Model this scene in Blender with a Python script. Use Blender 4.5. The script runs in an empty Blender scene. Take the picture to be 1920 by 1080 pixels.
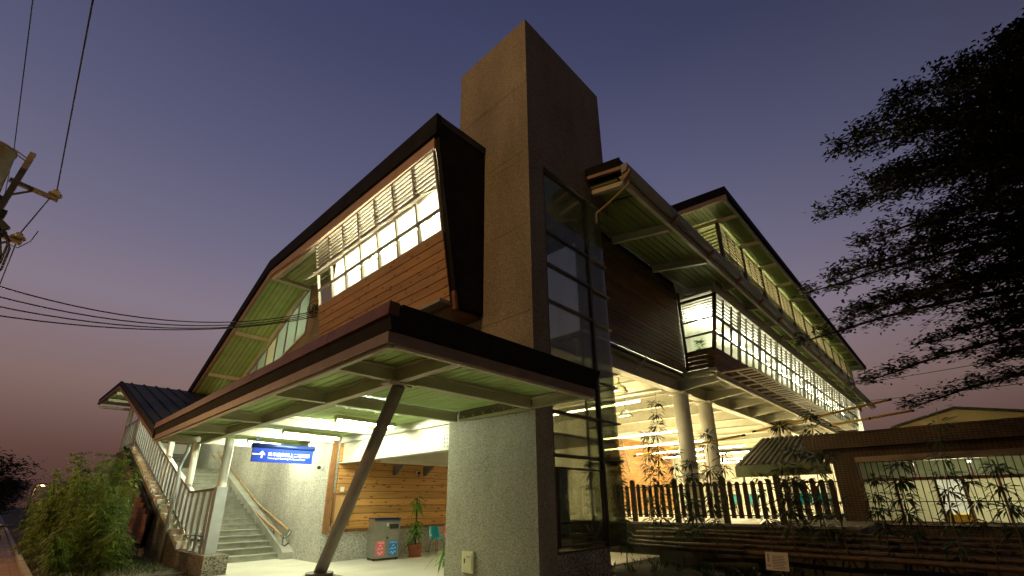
import bpy, bmesh, math, random
from mathutils import Vector, Matrix
random.seed(7)
R = math.radians
sc = bpy.context.scene
COL = sc.collection
# ------------------------------------------------------------------ camera
def make_camera():
    yaw, pitch, roll, F, H = 0.7528327874645422, 0.3357760216918851, -0.010343327091581148, 858.8983805289234, 1.5
    f = Vector((math.cos(pitch)*math.cos(yaw), math.cos(pitch)*math.sin(yaw), math.sin(pitch)))
    r = Vector((math.sin(yaw), -math.cos(yaw), 0)); u = r.cross(f)
    r2 = math.cos(roll)*r + math.sin(roll)*u
    u2 = -math.sin(roll)*r + math.cos(roll)*u
    cd = bpy.data.cameras.new('camera'); cam = bpy.data.objects.new('camera', cd); COL.objects.link(cam)
    m = Matrix(((r2.x, u2.x, -f.x, 0), (r2.y, u2.y, -f.y, 0), (r2.z, u2.z, -f.z, H), (0, 0, 0, 1)))
    cam.matrix_world = m
    cd.sensor_fit = 'HORIZONTAL'; cd.sensor_width = 36; cd.lens = F/1920*36
    cd.shift_y = 100/1920; cd.clip_start = 0.1; cd.clip_end = 3000
    sc.camera = cam
make_camera()
sc.render.resolution_x = 1024; sc.render.resolution_y = 576
sc.view_settings.view_transform = 'Standard'; sc.view_settings.look = 'None'
sc.view_settings.exposure = 0; sc.view_settings.gamma = 1
sc.cycles.use_denoising = True
sc.cycles.max_bounces = 8; sc.cycles.transparent_max_bounces = 16
sc.cycles.sample_clamp_indirect = 6
sc.cycles.caustics_reflective = False; sc.cycles.caustics_refractive = False

def lin(c):
    return tuple(((v/255+0.055)/1.055)**2.4 if v/255 > 0.04045 else v/255/12.92 for v in c)
# ------------------------------------------------------------------ dusk sky
def make_world():
    w = bpy.data.worlds.new('World'); sc.world = w; w.use_nodes = True
    nt = w.node_tree; nt.nodes.clear()
    tc = nt.nodes.new('ShaderNodeTexCoord'); sp = nt.nodes.new('ShaderNodeSeparateXYZ')
    rp = nt.nodes.new('ShaderNodeValToRGB'); bg = nt.nodes.new('ShaderNodeBackground'); out = nt.nodes.new('ShaderNodeOutputWorld')
    nt.links.new(tc.outputs['Generated'], sp.inputs[0]); nt.links.new(sp.outputs['Z'], rp.inputs[0])
    stops = [(0, (74, 50, 47)), (.085, (98, 70, 63)), (.19, (130, 106, 102)), (.33, (133, 120, 134)), (.45, (111, 107, 131)),
             (.6, (89, 90, 119)), (.76, (67, 70, 101)), (1, (40, 48, 84))]
    cr = rp.color_ramp
    while len(cr.elements) < len(stops): cr.elements.new(0.5)
    for e, (p, c) in zip(cr.elements, stops): e.position = p; e.color = (*lin(c), 1)
    dt = nt.nodes.new('ShaderNodeVectorMath'); dt.operation = 'DOT_PRODUCT'; dt.inputs[1].default_value = (math.cos(R(62)), math.sin(R(62)), 0)
    nt.links.new(tc.outputs['Generated'], dt.inputs[0])
    mr = nt.nodes.new('ShaderNodeMapRange'); mr.inputs['From Min'].default_value = -.25; mr.inputs['From Max'].default_value = .6
    mr.inputs['To Min'].default_value = .16; mr.inputs['To Max'].default_value = 1; nt.links.new(dt.outputs['Value'], mr.inputs['Value'])
    nt.links.new(rp.outputs[0], bg.inputs[0]); nt.links.new(mr.outputs[0], bg.inputs[1])
    nt.links.new(bg.outputs[0], out.inputs[0])
make_world()
# added weak warm fill from behind the camera, lifts the dark facing walls
sl = bpy.data.lights.new('warm_fill', 'SUN'); sl.energy = 0.07; sl.angle = R(20); sl.color = (1, .6, .35)
so = bpy.data.objects.new('warm_fill', sl); COL.objects.link(so); so.rotation_euler = (R(80), 0, R(8))

# ------------------------------------------------------------------ materials
def mat(name, col, rough=.6, var=.2, scale=6., bump=0., metal=0., detail=5., island=0., stretch=None, bscale=None, spec=.5):
    m = bpy.data.materials.new(name); m.use_nodes = True
    nt = m.node_tree; N = nt.nodes; L = nt.links
    b = N['Principled BSDF']; b.inputs['Roughness'].default_value = rough; b.inputs['Metallic'].default_value = metal
    b.inputs['Specular IOR Level'].default_value = spec
    tc = N.new('ShaderNodeTexCoord'); src = tc.outputs['Object']
    if stretch:
        mp = N.new('ShaderNodeMapping'); mp.inputs['Scale'].default_value = stretch; L.new(src, mp.inputs[0]); src = mp.outputs[0]
    nz = N.new('ShaderNodeTexNoise'); nz.inputs['Scale'].default_value = scale; nz.inputs['Detail'].default_value = detail
    L.new(src, nz.inputs['Vector'])
    rp = N.new('ShaderNodeValToRGB')
    rp.color_ramp.elements[0].position = .3; rp.color_ramp.elements[1].position = .7
    rp.color_ramp.elements[0].color = (*[max(0, c*(1-var)) for c in col], 1)
    rp.color_ramp.elements[1].color = (*[min(1, c*(1+var)) for c in col], 1)
    L.new(nz.outputs['Fac'], rp.inputs[0]); o = rp.outputs[0]
    if island:
        g = N.new('ShaderNodeNewGeometry'); hs = N.new('ShaderNodeHueSaturation')
        mr = N.new('ShaderNodeMapRange'); mr.inputs['To Min'].default_value = 1-island; mr.inputs['To Max'].default_value = 1+island
        L.new(g.outputs['Random Per Island'], mr.inputs['Value']); L.new(mr.outputs[0], hs.inputs['Value']); L.new(o, hs.inputs['Color']); o = hs.outputs[0]
    L.new(o, b.inputs['Base Color'])
    if bump:
        bp = N.new('ShaderNodeBump'); bp.inputs['Strength'].default_value = bump; bp.inputs['Distance'].default_value = .01
        n2 = N.new('ShaderNodeTexNoise'); n2.inputs['Scale'].default_value = bscale or scale*6; L.new(src, n2.inputs['Vector'])
        L.new(n2.outputs['Fac'], bp.inputs['Height']); L.new(bp.outputs[0], b.inputs['Normal'])
    return m

def pebble(name, dark, light, scale=40.):
    """washed pebble-dash render: light and dark grains with broad stains"""
    m = bpy.data.materials.new(name); m.use_nodes = True
    nt = m.node_tree; N = nt.nodes; L = nt.links; b = N['Principled BSDF']; b.inputs['Roughness'].default_value = .85
    tc = N.new('ShaderNodeTexCoord')
    v = N.new('ShaderNodeTexVoronoi'); v.inputs['Scale'].default_value = scale; L.new(tc.outputs['Object'], v.inputs['Vector'])
    n = N.new('ShaderNodeTexNoise'); n.inputs['Scale'].default_value = scale*.9; n.inputs['Detail'].default_value = 3; L.new(tc.outputs['Object'], n.inputs['Vector'])
    sx = N.new('ShaderNodeSeparateColor'); L.new(v.outputs['Color'], sx.inputs[0])
    ad = N.new('ShaderNodeMath'); ad.operation = 'ADD'; L.new(sx.outputs[0], ad.inputs[0]); L.new(n.outputs['Fac'], ad.inputs[1])
    hf = N.new('ShaderNodeMath'); hf.operation = 'MULTIPLY'; hf.inputs[1].default_value = .5; L.new(ad.outputs[0], hf.inputs[0])
    rp = N.new('ShaderNodeValToRGB'); rp.color_ramp.elements[0].position = .28; rp.color_ramp.elements[1].position = .72
    rp.color_ramp.elements[0].color = (*dark, 1); rp.color_ramp.elements[1].color = (*light, 1); L.new(hf.outputs[0], rp.inputs[0])
    st = N.new('ShaderNodeTexNoise'); st.inputs['Scale'].default_value = .7; st.inputs['Detail'].default_value = 6; st.inputs['Roughness'].default_value = .65
    mp = N.new('ShaderNodeMapping'); mp.inputs['Scale'].default_value = (1, 1, .35); L.new(tc.outputs['Object'], mp.inputs[0]); L.new(mp.outputs[0], st.inputs['Vector'])
    mr = N.new('ShaderNodeMapRange'); mr.inputs['From Min'].default_value = .3; mr.inputs['From Max'].default_value = .7; mr.inputs['To Min'].default_value = .66; mr.inputs['To Max'].default_value = 1.14
    L.new(st.outputs['Fac'], mr.inputs['Value'])
    hs = N.new('ShaderNodeHueSaturation'); L.new(mr.outputs[0], hs.inputs['Value']); L.new(rp.outputs[0], hs.inputs['Color'])
    L.new(hs.outputs[0], b.inputs['Base Color'])
    bp = N.new('ShaderNodeBump'); bp.inputs['Strength'].default_value = .5; bp.inputs['Distance'].default_value = .006
    L.new(hf.outputs[0], bp.inputs['Height']); L.new(bp.outputs[0], b.inputs['Normal'])
    return m

def wood(name, col, dark, along='x', island=.22):
    """planed softwood: grain stretched along the board, dark knots, each board a little different"""
    m = bpy.data.materials.new(name); m.use_nodes = True
    nt = m.node_tree; N = nt.nodes; L = nt.links; b = N['Principled BSDF']; b.inputs['Roughness'].default_value = .55
    tc = N.new('ShaderNodeTexCoord'); g = N.new('ShaderNodeNewGeometry')
    ad = N.new('ShaderNodeVectorMath'); ad.operation = 'ADD'
    cx = N.new('ShaderNodeCombineXYZ'); ml = N.new('ShaderNodeMath'); ml.operation = 'MULTIPLY'; ml.inputs[1].default_value = 37
    L.new(g.outputs['Random Per Island'], ml.inputs[0]); [L.new(ml.outputs[0], cx.inputs[i]) for i in range(3)]
    L.new(tc.outputs['Object'], ad.inputs[0]); L.new(cx.outputs[0], ad.inputs[1])
    s = {'x': (1.2, 22, 22), 'y': (22, 1.2, 22), 'z': (22, 22, 1.2)}[along]
    mp = N.new('ShaderNodeMapping'); mp.inputs['Scale'].default_value = s; L.new(ad.outputs[0], mp.inputs[0])
    n = N.new('ShaderNodeTexNoise'); n.inputs['Scale'].default_value = 1; n.inputs['Detail'].default_value = 5; L.new(mp.outputs[0], n.inputs['Vector'])
    rp = N.new('ShaderNodeValToRGB'); rp.color_ramp.elements[0].position = .32; rp.color_ramp.elements[1].position = .68
    rp.color_ramp.elements[0].color = (*[c*.7 for c in col], 1); rp.color_ramp.elements[1].color = (*col, 1); L.new(n.outputs['Fac'], rp.inputs[0])
    s2 = {'x': (3.2, 8, 8), 'y': (8, 3.2, 8), 'z': (8, 8, 3.2)}[along]
    mp2 = N.new('ShaderNodeMapping'); mp2.inputs['Scale'].default_value = s2; L.new(ad.outputs[0], mp2.inputs[0])
    v = N.new('ShaderNodeTexVoronoi'); v.inputs['Scale'].default_value = 1; L.new(mp2.outputs[0], v.inputs['Vector'])
    kr = N.new('ShaderNodeMapRange'); kr.inputs['From Min'].default_value = .1; kr.inputs['From Max'].default_value = .26; L.new(v.outputs['Distance'], kr.inputs['Value'])
    mx = N.new('ShaderNodeMix'); mx.data_type = 'RGBA'; mx.inputs['A'].default_value = (*dark, 1); L.new(kr.outputs[0], mx.inputs['Factor']); L.new(rp.outputs[0], mx.inputs['B'])
    hs = N.new('ShaderNodeHueSaturation'); mr = N.new('ShaderNodeMapRange'); mr.inputs['To Min'].default_value = 1-island; mr.inputs['To Max'].default_value = 1+island
    L.new(g.outputs['Random Per Island'], mr.inputs['Value']); L.new(mr.outputs[0], hs.inputs['Value']); L.new(mx.outputs['Result'], hs.inputs['Color'])
    L.new(hs.outputs[0], b.inputs['Base Color'])
    return m

def glow(name, col, s):
    m = bpy.data.materials.new(name); m.use_nodes = True; nt = m.node_tree; nt.nodes.clear()
    e = nt.nodes.new('ShaderNodeEmission'); o = nt.nodes.new('ShaderNodeOutputMaterial')
    e.inputs[0].default_value = (*col, 1); e.inputs[1].default_value = s; nt.links.new(e.outputs[0], o.inputs[0]); return m

def glass(name, tint=(.9, .95, .92), refl=.9, dirt=.04):
    m = bpy.data.materials.new(name); m.use_nodes = True; nt = m.node_tree; nt.nodes.clear(); N = nt.nodes; L = nt.links
    o = N.new('ShaderNodeOutputMaterial'); t = N.new('ShaderNodeBsdfTransparent'); t.inputs[0].default_value = (*tint, 1)
    g = N.new('ShaderNodeBsdfGlossy'); g.inputs['Roughness'].default_value = .03
    fr = N.new('ShaderNodeFresnel'); fr.inputs[0].default_value = 1.45
    mu = N.new('ShaderNodeMath'); mu.operation = 'MULTIPLY'; mu.inputs[1].default_value = refl; L.new(fr.outputs[0], mu.inputs[0])
    mx = N.new('ShaderNodeMixShader'); L.new(mu.outputs[0], mx.inputs[0]); L.new(t.outputs[0], mx.inputs[1]); L.new(g.outputs[0], mx.inputs[2])
    d = N.new('ShaderNodeBsdfDiffuse'); d.inputs[0].default_value = (.6, .62, .58, 1)
    tc = N.new('ShaderNodeTexCoord'); nz = N.new('ShaderNodeTexNoise'); nz.inputs['Scale'].default_value = 2.5; nz.inputs['Detail'].default_value = 8
    mp = N.new('ShaderNodeMapping'); mp.inputs['Scale'].default_value = (2, 2, .4); L.new(tc.outputs['Object'], mp.inputs[0]); L.new(mp.outputs[0], nz.inputs['Vector'])
    mr = N.new('ShaderNodeMapRange'); mr.inputs['From Min'].default_value = .4; mr.inputs['From Max'].default_value = .75; mr.inputs['To Max'].default_value = dirt*2.5
    L.new(nz.outputs['Fac'], mr.inputs['Value'])
    m2 = N.new('ShaderNodeMixShader'); L.new(mr.outputs[0], m2.inputs[0]); L.new(mx.outputs[0], m2.inputs[1]); L.new(d.outputs[0], m2.inputs[2])
    L.new(m2.outputs[0], o.inputs[0]); return m

def frosted(name, col=(.8, .85, .75)):
    m = bpy.data.materials.new(name); m.use_nodes = True; nt = m.node_tree; nt.nodes.clear(); N = nt.nodes; L = nt.links
    o = N.new('ShaderNodeOutputMaterial'); t = N.new('ShaderNodeBsdfTranslucent'); t.inputs[0].default_value = (*col, 1)
    d = N.new('ShaderNodeBsdfDiffuse'); d.inputs[0].default_value = (*[c*.6 for c in col], 1)
    mx = N.new('ShaderNodeMixShader'); mx.inputs[0].default_value = .3; L.new(t.outputs[0], mx.inputs[1]); L.new(d.outputs[0], mx.inputs[2])
    g = N.new('ShaderNodeBsdfGlossy'); g.inputs['Roughness'].default_value = .15
    m2 = N.new('ShaderNodeMixShader'); m2.inputs[0].default_value = .06; L.new(mx.outputs[0], m2.inputs[1]); L.new(g.outputs[0], m2.inputs[2])
    L.new(m2.outputs[0], o.inputs[0]); return m

def leafmat(name, col, island=.35, transl=.35):
    m = mat(name, col, rough=.5, var=.25, scale=3, island=island)
    nt = m.node_tree; b = nt.nodes['Principled BSDF']
    t = nt.nodes.new('ShaderNodeBsdfTranslucent'); mx = nt.nodes.new('ShaderNodeMixShader'); mx.inputs[0].default_value = transl
    srcs = b.inputs['Base Color'].links[0].from_socket
    nt.links.new(srcs, t.inputs[0]); nt.links.new(b.outputs[0], mx.inputs[1]); nt.links.new(t.outputs[0], mx.inputs[2])
    nt.links.new(mx.outputs[0], nt.nodes['Material Output'].inputs[0]); return m

PEB = pebble('washed_pebble', (.12, .115, .09), (.56, .55, .46), 42)
PEBW = pebble('washed_pebble_lit', (.30, .29, .25), (.66, .65, .58), 42)  # paler copy of the pebble, strong lamplight put into the colour
PEBT = pebble('tower_render', (.18, .165, .12), (.46, .44, .345), 80)
CONC = mat('concrete', (.36, .35, .31), .85, .25, 2.2, .25, detail=8, bscale=60)
CONCD = mat('stained_concrete', (.10, .095, .075), .9, .4, 1.5, .3, detail=9, bscale=50)
FLOOR = mat('polished_floor', (.68, .66, .57), .35, .12, 1.1, .05, detail=8, bscale=90)
STEP = mat('stair_tile', (.27, .27, .22), .6, .22, 5, .15, detail=7, bscale=90)
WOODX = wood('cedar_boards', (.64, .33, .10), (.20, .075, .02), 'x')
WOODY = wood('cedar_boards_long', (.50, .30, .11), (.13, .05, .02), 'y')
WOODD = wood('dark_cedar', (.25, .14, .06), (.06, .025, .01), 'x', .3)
WOODP = wood('shingle_wood', (.22, .10, .05), (.08, .03, .015), 'y', .35)
TRIMW = mat('brown_timber_trim', (.22, .10, .035), .5, .2, 8)
FASC = mat('dark_fascia', (.016, .016, .0155), .75, .3, 3, .05, spec=.12)
TRIMC = mat('brown_canopy_trim', (.21, .165, .12), .5, .15, 4)
TRIMO = mat('lamp_warmed_trim', (.15, .07, .028), .45, .25, 4, spec=.3)  # brown painted trim, the street lamp's orange put into its colour
TRIM = mat('tan_painted_trim', (.42, .31, .22), .5, .12, 4)
ROOFM = mat('standing_seam_roof', (.045, .05, .042), .6, .25, 2, .05, spec=.2)
STEEL = mat('cream_painted_steel', (.66, .63, .52), .45, .08, 3)
GREY = mat('grey_painted_steel', (.40, .44, .46), .45, .1, 5)
GREYD = mat('dark_grey_steel', (.13, .125, .11), .5, .15, 5)
COLW = mat('white_painted_column', (.78, .76, .68), .4, .06, 3)
LEAN = mat('brown_grey_column', (.38, .37, .33), .7, .12, 4, spec=.2)
GREENW = mat('shaded_green_deck', (.26, .34, .11), .4, .10, 2, island=.07)  # darker copy of the deck green, soffit shade put into the colour
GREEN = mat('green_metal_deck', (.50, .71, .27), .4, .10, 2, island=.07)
DECKD = mat('grey_green_decking', (.30, .31, .22), .45, .15, 3, island=.1)
BLACK = mat('black_gap', (.02, .022, .012), .8)
WHITE = mat('white_wall_paint', (.80, .79, .72), .7, .05, 2)
FRAME = mat('window_frame_grey', (.33, .32, .28), .45, .1, 5)
FRAMEB = mat('window_frame_brown', (.30, .14, .05), .5, .2, 6)
FRAMES = mat('strip_window_frame', (.12, .115, .08), .5, .1, 5)
LOUVM = mat('tan_louver_slat', (.46, .40, .26), .5, .1, 5)
FRAMED = mat('dark_bronze_frame', (.085, .062, .042), .4, .2, 5)
LOUV = mat('grey_louver_slat', (.14, .125, .09), .5, .1, 5)
GLASS = glass('clear_glass')
GLASSC = glass('clean_glass', (.97, .98, .95), .45, 0.)
GLASSD = glass('smoked_glass', (.72, .74, .66), .8, .04)
GLASSW = glass('weathered_glass', (.82, .86, .78), .9, .08)
FROST = frosted('frosted_pane', (.90, .88, .68))
FROSTU = frosted('dim_frosted_pane', (.42, .43, .32))  # frosted glass darkened in colour for the dimmer light up there
FROSTB = frosted('frosted_blue_pane', (.76, .86, .78))
AWN = frosted('awning_pane_glass', (.95, .93, .78))
TUBE = glow('fluorescent_tube', (.96, 1, .70), 370)
TUBEG = glow('gallery_tube', (1, .90, .58), 190)
TUBEH = glow('hall_tube', (1, .80, .40), 62)
TUBEM = glow('clerestory_tube', (1, .88, .42), 95)
TUBER = glow('room_tube', (.97, 1, .72), 95)
TUBEW = glow('wing_tube', (1, .96, .64), 190)
HOUS = mat('lamp_housing', (.65, .6, .35), .4, .1, 5)
STAIN = mat('stainless_steel', (.36, .35, .31), .32, .15, 3, metal=.7, stretch=(1, 1, 18))
BLUE = mat('sign_blue', (.006, .032, .34), .6, .06, 3, spec=.15)
NAVY = mat('navy_metal', (.01, .025, .12), .3, .1, 4)
SIGNW = mat('sign_white', (.88, .88, .85), .5, .02, 3)
PINK = mat('pink_sticker', (.85, .18, .22), .4, .06, 9)
BLUS = mat('blue_sticker', (.015, .22, .62), .4, .06, 9)
TERRA = mat('terracotta', (.36, .12, .06), .6, .2, 9, .1)
TEAL = mat('teal_plastic', (.0, .36, .48), .3, .06, 4)
REDP = mat('orange_red_plastic', (.62, .07, .025), .3, .06, 4)
CHROME = mat('chrome_leg', (.35, .34, .3), .25, .1, 5, metal=.9)
SOIL = mat('soil', (.05, .035, .02), .95, .5, 12, .6)
CREAM = mat('cream_enamel', (.72, .68, .42), .4, .05, 5)
RUBBER = mat('black_rubber', (.012, .012, .012), .5, .2, 9)
POLEM = mat('pole_concrete', (.12, .11, .085), .8, .25, 5, .2)
PORC = mat('porcelain', (.26, .22, .13), .25, .15, 6)
BAMB = mat('dry_bamboo', (.13, .085, .035), .5, .35, 9, stretch=(1, 1, 1))
BAMG = mat('green_bamboo_cane', (.10, .11, .04), .45, .3, 8)
LEAFL = leafmat('bamboo_leaf', (.155, .235, .03))
LEAFD = leafmat('dark_bamboo_leaf', (.05, .085, .03))
LEAFT = leafmat('tree_leaf', (.022, .032, .014), .4, .2)
LEAFP = leafmat('dracaena_leaf', (.14, .28, .04), .25)
GRASS = leafmat('grass_blade', (.07, .10, .02), .4)
BARK = mat('bark', (.035, .025, .018), .9, .4, 8, .5)
GROUND = mat('dark_earth', (.05, .042, .028), .95, .5, 2.5, .5, detail=9)
YELL = mat('yellow_cover', (.72, .46, .03), .5, .12, 5)
ROCKM = mat('rock', (.30, .22, .15), .9, .35, 6, .5)
PAPER = mat('paper', (.78, .76, .66), .6, .04, 6)
INK = mat('printed_ink', (.07, .07, .07), .6)
TILE = None
def brickmat(name, c1, c2, mortar, bw, bh, ms=.012, swap=False):
    m = bpy.data.materials.new(name); m.use_nodes = True; nt = m.node_tree; N = nt.nodes; L = nt.links; b = N['Principled BSDF']; b.inputs['Roughness'].default_value = .6
    tc = N.new('ShaderNodeTexCoord'); sp = N.new('ShaderNodeSeparateXYZ'); cb = N.new('ShaderNodeCombineXYZ'); L.new(tc.outputs['Object'], sp.inputs[0])
    ad = N.new('ShaderNodeMath'); L.new(sp.outputs[0], ad.inputs[0]); L.new(sp.outputs[1], ad.inputs[1])
    if swap: L.new(sp.outputs[0], cb.inputs[0]); L.new(sp.outputs[1], cb.inputs[1])
    else: L.new(ad.outputs[0], cb.inputs[0]); L.new(sp.outputs[2], cb.inputs[1])
    t = N.new('ShaderNodeTexBrick'); L.new(cb.outputs[0], t.inputs['Vector']); t.offset = .5 if swap else 0
    t.inputs['Color1'].default_value = (*c1, 1); t.inputs['Color2'].default_value = (*c2, 1); t.inputs['Mortar'].default_value = (*mortar, 1)
    t.inputs['Scale'].default_value = 1; t.inputs['Mortar Size'].default_value = ms; t.inputs['Brick Width'].default_value = bw; t.inputs['Row Height'].default_value = bh
    nz = N.new('ShaderNodeTexNoise'); nz.inputs['Scale'].default_value = 1.3; nz.inputs['Detail'].default_value = 8; L.new(tc.outputs['Object'], nz.inputs['Vector'])
    mr = N.new('ShaderNodeMapRange'); mr.inputs['From Min'].default_value = .3; mr.inputs['From Max'].default_value = .7; mr.inputs['To Min'].default_value = .65; mr.inputs['To Max'].default_value = 1.15; L.new(nz.outputs['Fac'], mr.inputs['Value'])
    hs = N.new('ShaderNodeHueSaturation'); L.new(t.outputs['Color'], hs.inputs['Color']); L.new(mr.outputs[0], hs.inputs['Value'])
    L.new(hs.outputs[0], b.inputs['Base Color'])
    bp = N.new('ShaderNodeBump'); bp.inputs['Strength'].default_value = .6; bp.inputs['Distance'].default_value = .006; bp.invert = True
    L.new(t.outputs['Fac'], bp.inputs['Height']); L.new(bp.outputs[0], b.inputs['Normal'])
    return m
TILE = brickmat('wall_tile', (.16, .10, .06), (.14, .085, .05), (.05, .04, .03), .11, .07)
BRICK = brickmat('orange_brick', (.50, .22, .08), (.42, .17, .06), (.22, .15, .09), .22, .075)
PAVE = brickmat('paving_brick', (.30, .19, .12), (.24, .15, .10), (.09, .07, .05), .40, .20, .012, True)

# ------------------------------------------------------------------ mesh builder
class MB:
    def __init__(s): s.v = []; s.f = []; s.sm = []
    def add(s, vs, fs, smooth=False):
        n = len(s.v); s.v += [tuple(v) for v in vs]; s.f += [tuple(i+n for i in f) for f in fs]; s.sm += [smooth]*len(fs); return s
    def hexa(s, p):   # p: bottom 4 (ring), top 4 (ring)
        return s.add(p, [(3, 2, 1, 0), (4, 5, 6, 7), (0, 1, 5, 4), (1, 2, 6, 5), (2, 3, 7, 6), (3, 0, 4, 7)])
    def box(s, x0, x1, y0, y1, z0, z1):
        return s.hexa([(x0, y0, z0), (x1, y0, z0), (x1, y1, z0), (x0, y1, z0), (x0, y0, z1), (x1, y0, z1), (x1, y1, z1), (x0, y1, z1)])
    def prism(s, poly, vec):
        n = len(poly); V = Vector(vec); a = [Vector(p) for p in poly]; b = [p+V for p in a]
        return s.add(a+b, [tuple(range(n))[::-1], tuple(range(n, 2*n))]+[(i, (i+1) % n, n+(i+1) % n, n+i) for i in range(n)])
    def bar(s, p0, p1, w, h, up=(0, 0, 1)):    # rectangular bar centred on the line
        a, b = Vector(p0), Vector(p1); d = (b-a).normalized(); up = Vector(up)
        x = d.cross(up)
        if x.length < 1e-4: x = d.cross(Vector((1, 0, 0)))
        x.normalize(); z = x.cross(d); x *= w/2; z *= h/2
        return s.hexa([a-x-z, a+x-z, b+x-z, b-x-z, a-x+z, a+x+z, b+x+z, b-x+z])
    def ibeam(s, p0, p1, w, h, tf=.03, tw=.02):
        s.bar((Vector(p0)-Vector((0, 0, h/2-tf/2))), (Vector(p1)-Vector((0, 0, h/2-tf/2))), w, tf)
        s.bar((Vector(p0)+Vector((0, 0, h/2-tf/2))), (Vector(p1)+Vector((0, 0, h/2-tf/2))), w, tf)
        return s.bar(p0, p1, tw, h-2*tf-.002)
    def tube(s, p0, p1, r, r1=None, n=10, cap=True):
        return s.path([p0, p1], [r, r if r1 is None else r1], n, cap)
    def path(s, pts, rs, n=8, cap=True):
        pts = [Vector(p) for p in pts]
        if not isinstance(rs, (list, tuple)): rs = [rs]*len(pts)
        base = len(s.v); prev = None; vs = []; k = len(pts)
        for i, p in enumerate(pts):
            d = (pts[min(i+1, k-1)]-pts[max(i-1, 0)]).normalized()
            if prev is None: x = d.cross(Vector((0, 0, 1)));  x = x if x.length > 1e-3 else d.cross(Vector((1, 0, 0)))
            else: x = prev-d*prev.dot(d)
            x.normalize(); prev = x; y = d.cross(x)
            vs += [p+(x*math.cos(2*math.pi*j/n)+y*math.sin(2*math.pi*j/n))*rs[i] for j in range(n)]
        fs = [(i*n+j, i*n+(j+1) % n, (i+1)*n+(j+1) % n, (i+1)*n+j) for i in range(k-1) for j in range(n)]
        s.add(vs, fs, True)
        if cap:
            s.add([], []); s.f += [tuple(base+j for j in range(n))[::-1], tuple(base+(k-1)*n+j for j in range(n))]; s.sm += [False, False]
        return s
    def lathe(s, c, prof, n=20):   # prof: (r, z)
        vs = [(c[0]+r*math.cos(2*math.pi*j/n), c[1]+r*math.sin(2*math.pi*j/n), c[2]+z) for r, z in prof for j in range(n)]
        fs = [(i*n+j, i*n+(j+1) % n, (i+1)*n+(j+1) % n, (i+1)*n+j) for i in range(len(prof)-1) for j in range(n)]
        b = len(s.v); s.add(vs, fs, True)
        s.f += [tuple(b+j for j in range(n))[::-1], tuple(b+(len(prof)-1)*n+j for j in range(n))]; s.sm += [False, False]; return s
    def leaf(s, p, d, l, w, up=None, droop=.3):
        p = Vector(p); d = Vector(d).normalized(); up = Vector(up or (random.uniform(-.4, .4), random.uniform(-.4, .4), 1))
        x = d.cross(up)
        if x.length < 1e-3: x = Vector((1, 0, 0))
        x.normalize(); q = p+d*l*.5; e = p+d*l-Vector((0, 0, droop*l))
        return s.add([p, q-x*w/2, e, q+x*w/2], [(0, 1, 2, 3)])
    def build(s, name, m, parent=None, bevel=0, smooth=True, rec=True):
        me = bpy.data.meshes.new(name); root = parent
        while root is not None and root.parent is not None: root = root.parent
        off = root.location if root is not None else Vector((0, 0, 0))
        me.from_pydata([tuple(Vector(v)-off) for v in s.v], [], s.f)
        for p, q in zip(me.polygons, s.sm): p.use_smooth = q
        if rec:
            bm = bmesh.new(); bm.from_mesh(me); bmesh.ops.recalc_face_normals(bm, faces=bm.faces); bm.to_mesh(me); bm.free()
        me.materials.append(m); o = bpy.data.objects.new(name, me); COL.objects.link(o)
        if parent is not None: o.parent = parent
        if bevel:
            b = o.modifiers.new('bevel', 'BEVEL'); b.width = bevel; b.segments = 2; b.limit_method = 'ANGLE'
        return o

def thing(name, label, cat, loc=(0, 0, 0), group=None):
    o = bpy.data.objects.new(name, None); COL.objects.link(o); o.location = loc; o.empty_display_size = .2
    o['label'] = label; o['category'] = cat
    if group: o['group'] = group
    return o
def tag(o, label, cat, group=None):
    o['label'] = label; o['category'] = cat
    if group: o['group'] = group
    return o
def kind(o, k='structure'): o['kind'] = k; return o
def kids(o): return [c for c in bpy.data.objects if c.parent == o]
def dup(root, loc=None, rotz=None, label=None):
    ch = {}
    for c in bpy.data.objects:
        if c.parent is not None: ch.setdefault(c.parent.name, []).append(c)
    def cp(o, par):
        n = o.copy(); COL.objects.link(n); n.parent = par
        for c in ch.get(o.name, []): cp(c, n)
        return n
    r = cp(root, None)
    if loc is not None: r.location = loc
    if rotz is not None: r.rotation_euler[2] = rotz
    if label: r['label'] = label
    return r
def text(name, body, size, m, parent, M4, extrude=.001, align='LEFT'):
    cu = bpy.data.curves.new(name, 'FONT'); cu.body = body; cu.size = size; cu.extrude = extrude; cu.align_x = align; cu.resolution_u = 2
    t = bpy.data.objects.new('tmp', cu); COL.objects.link(t)
    dg = bpy.context.evaluated_depsgraph_get(); me = bpy.data.meshes.new_from_object(t.evaluated_get(dg)); bpy.data.objects.remove(t)
    root = parent
    while root.parent is not None: root = root.parent
    me.transform(Matrix.Translation(-Vector(root.location)) @ M4); me.materials.clear(); me.materials.append(m)
    o = bpy.data.objects.new(name, me); COL.objects.link(o); o.parent = parent; return o
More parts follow.
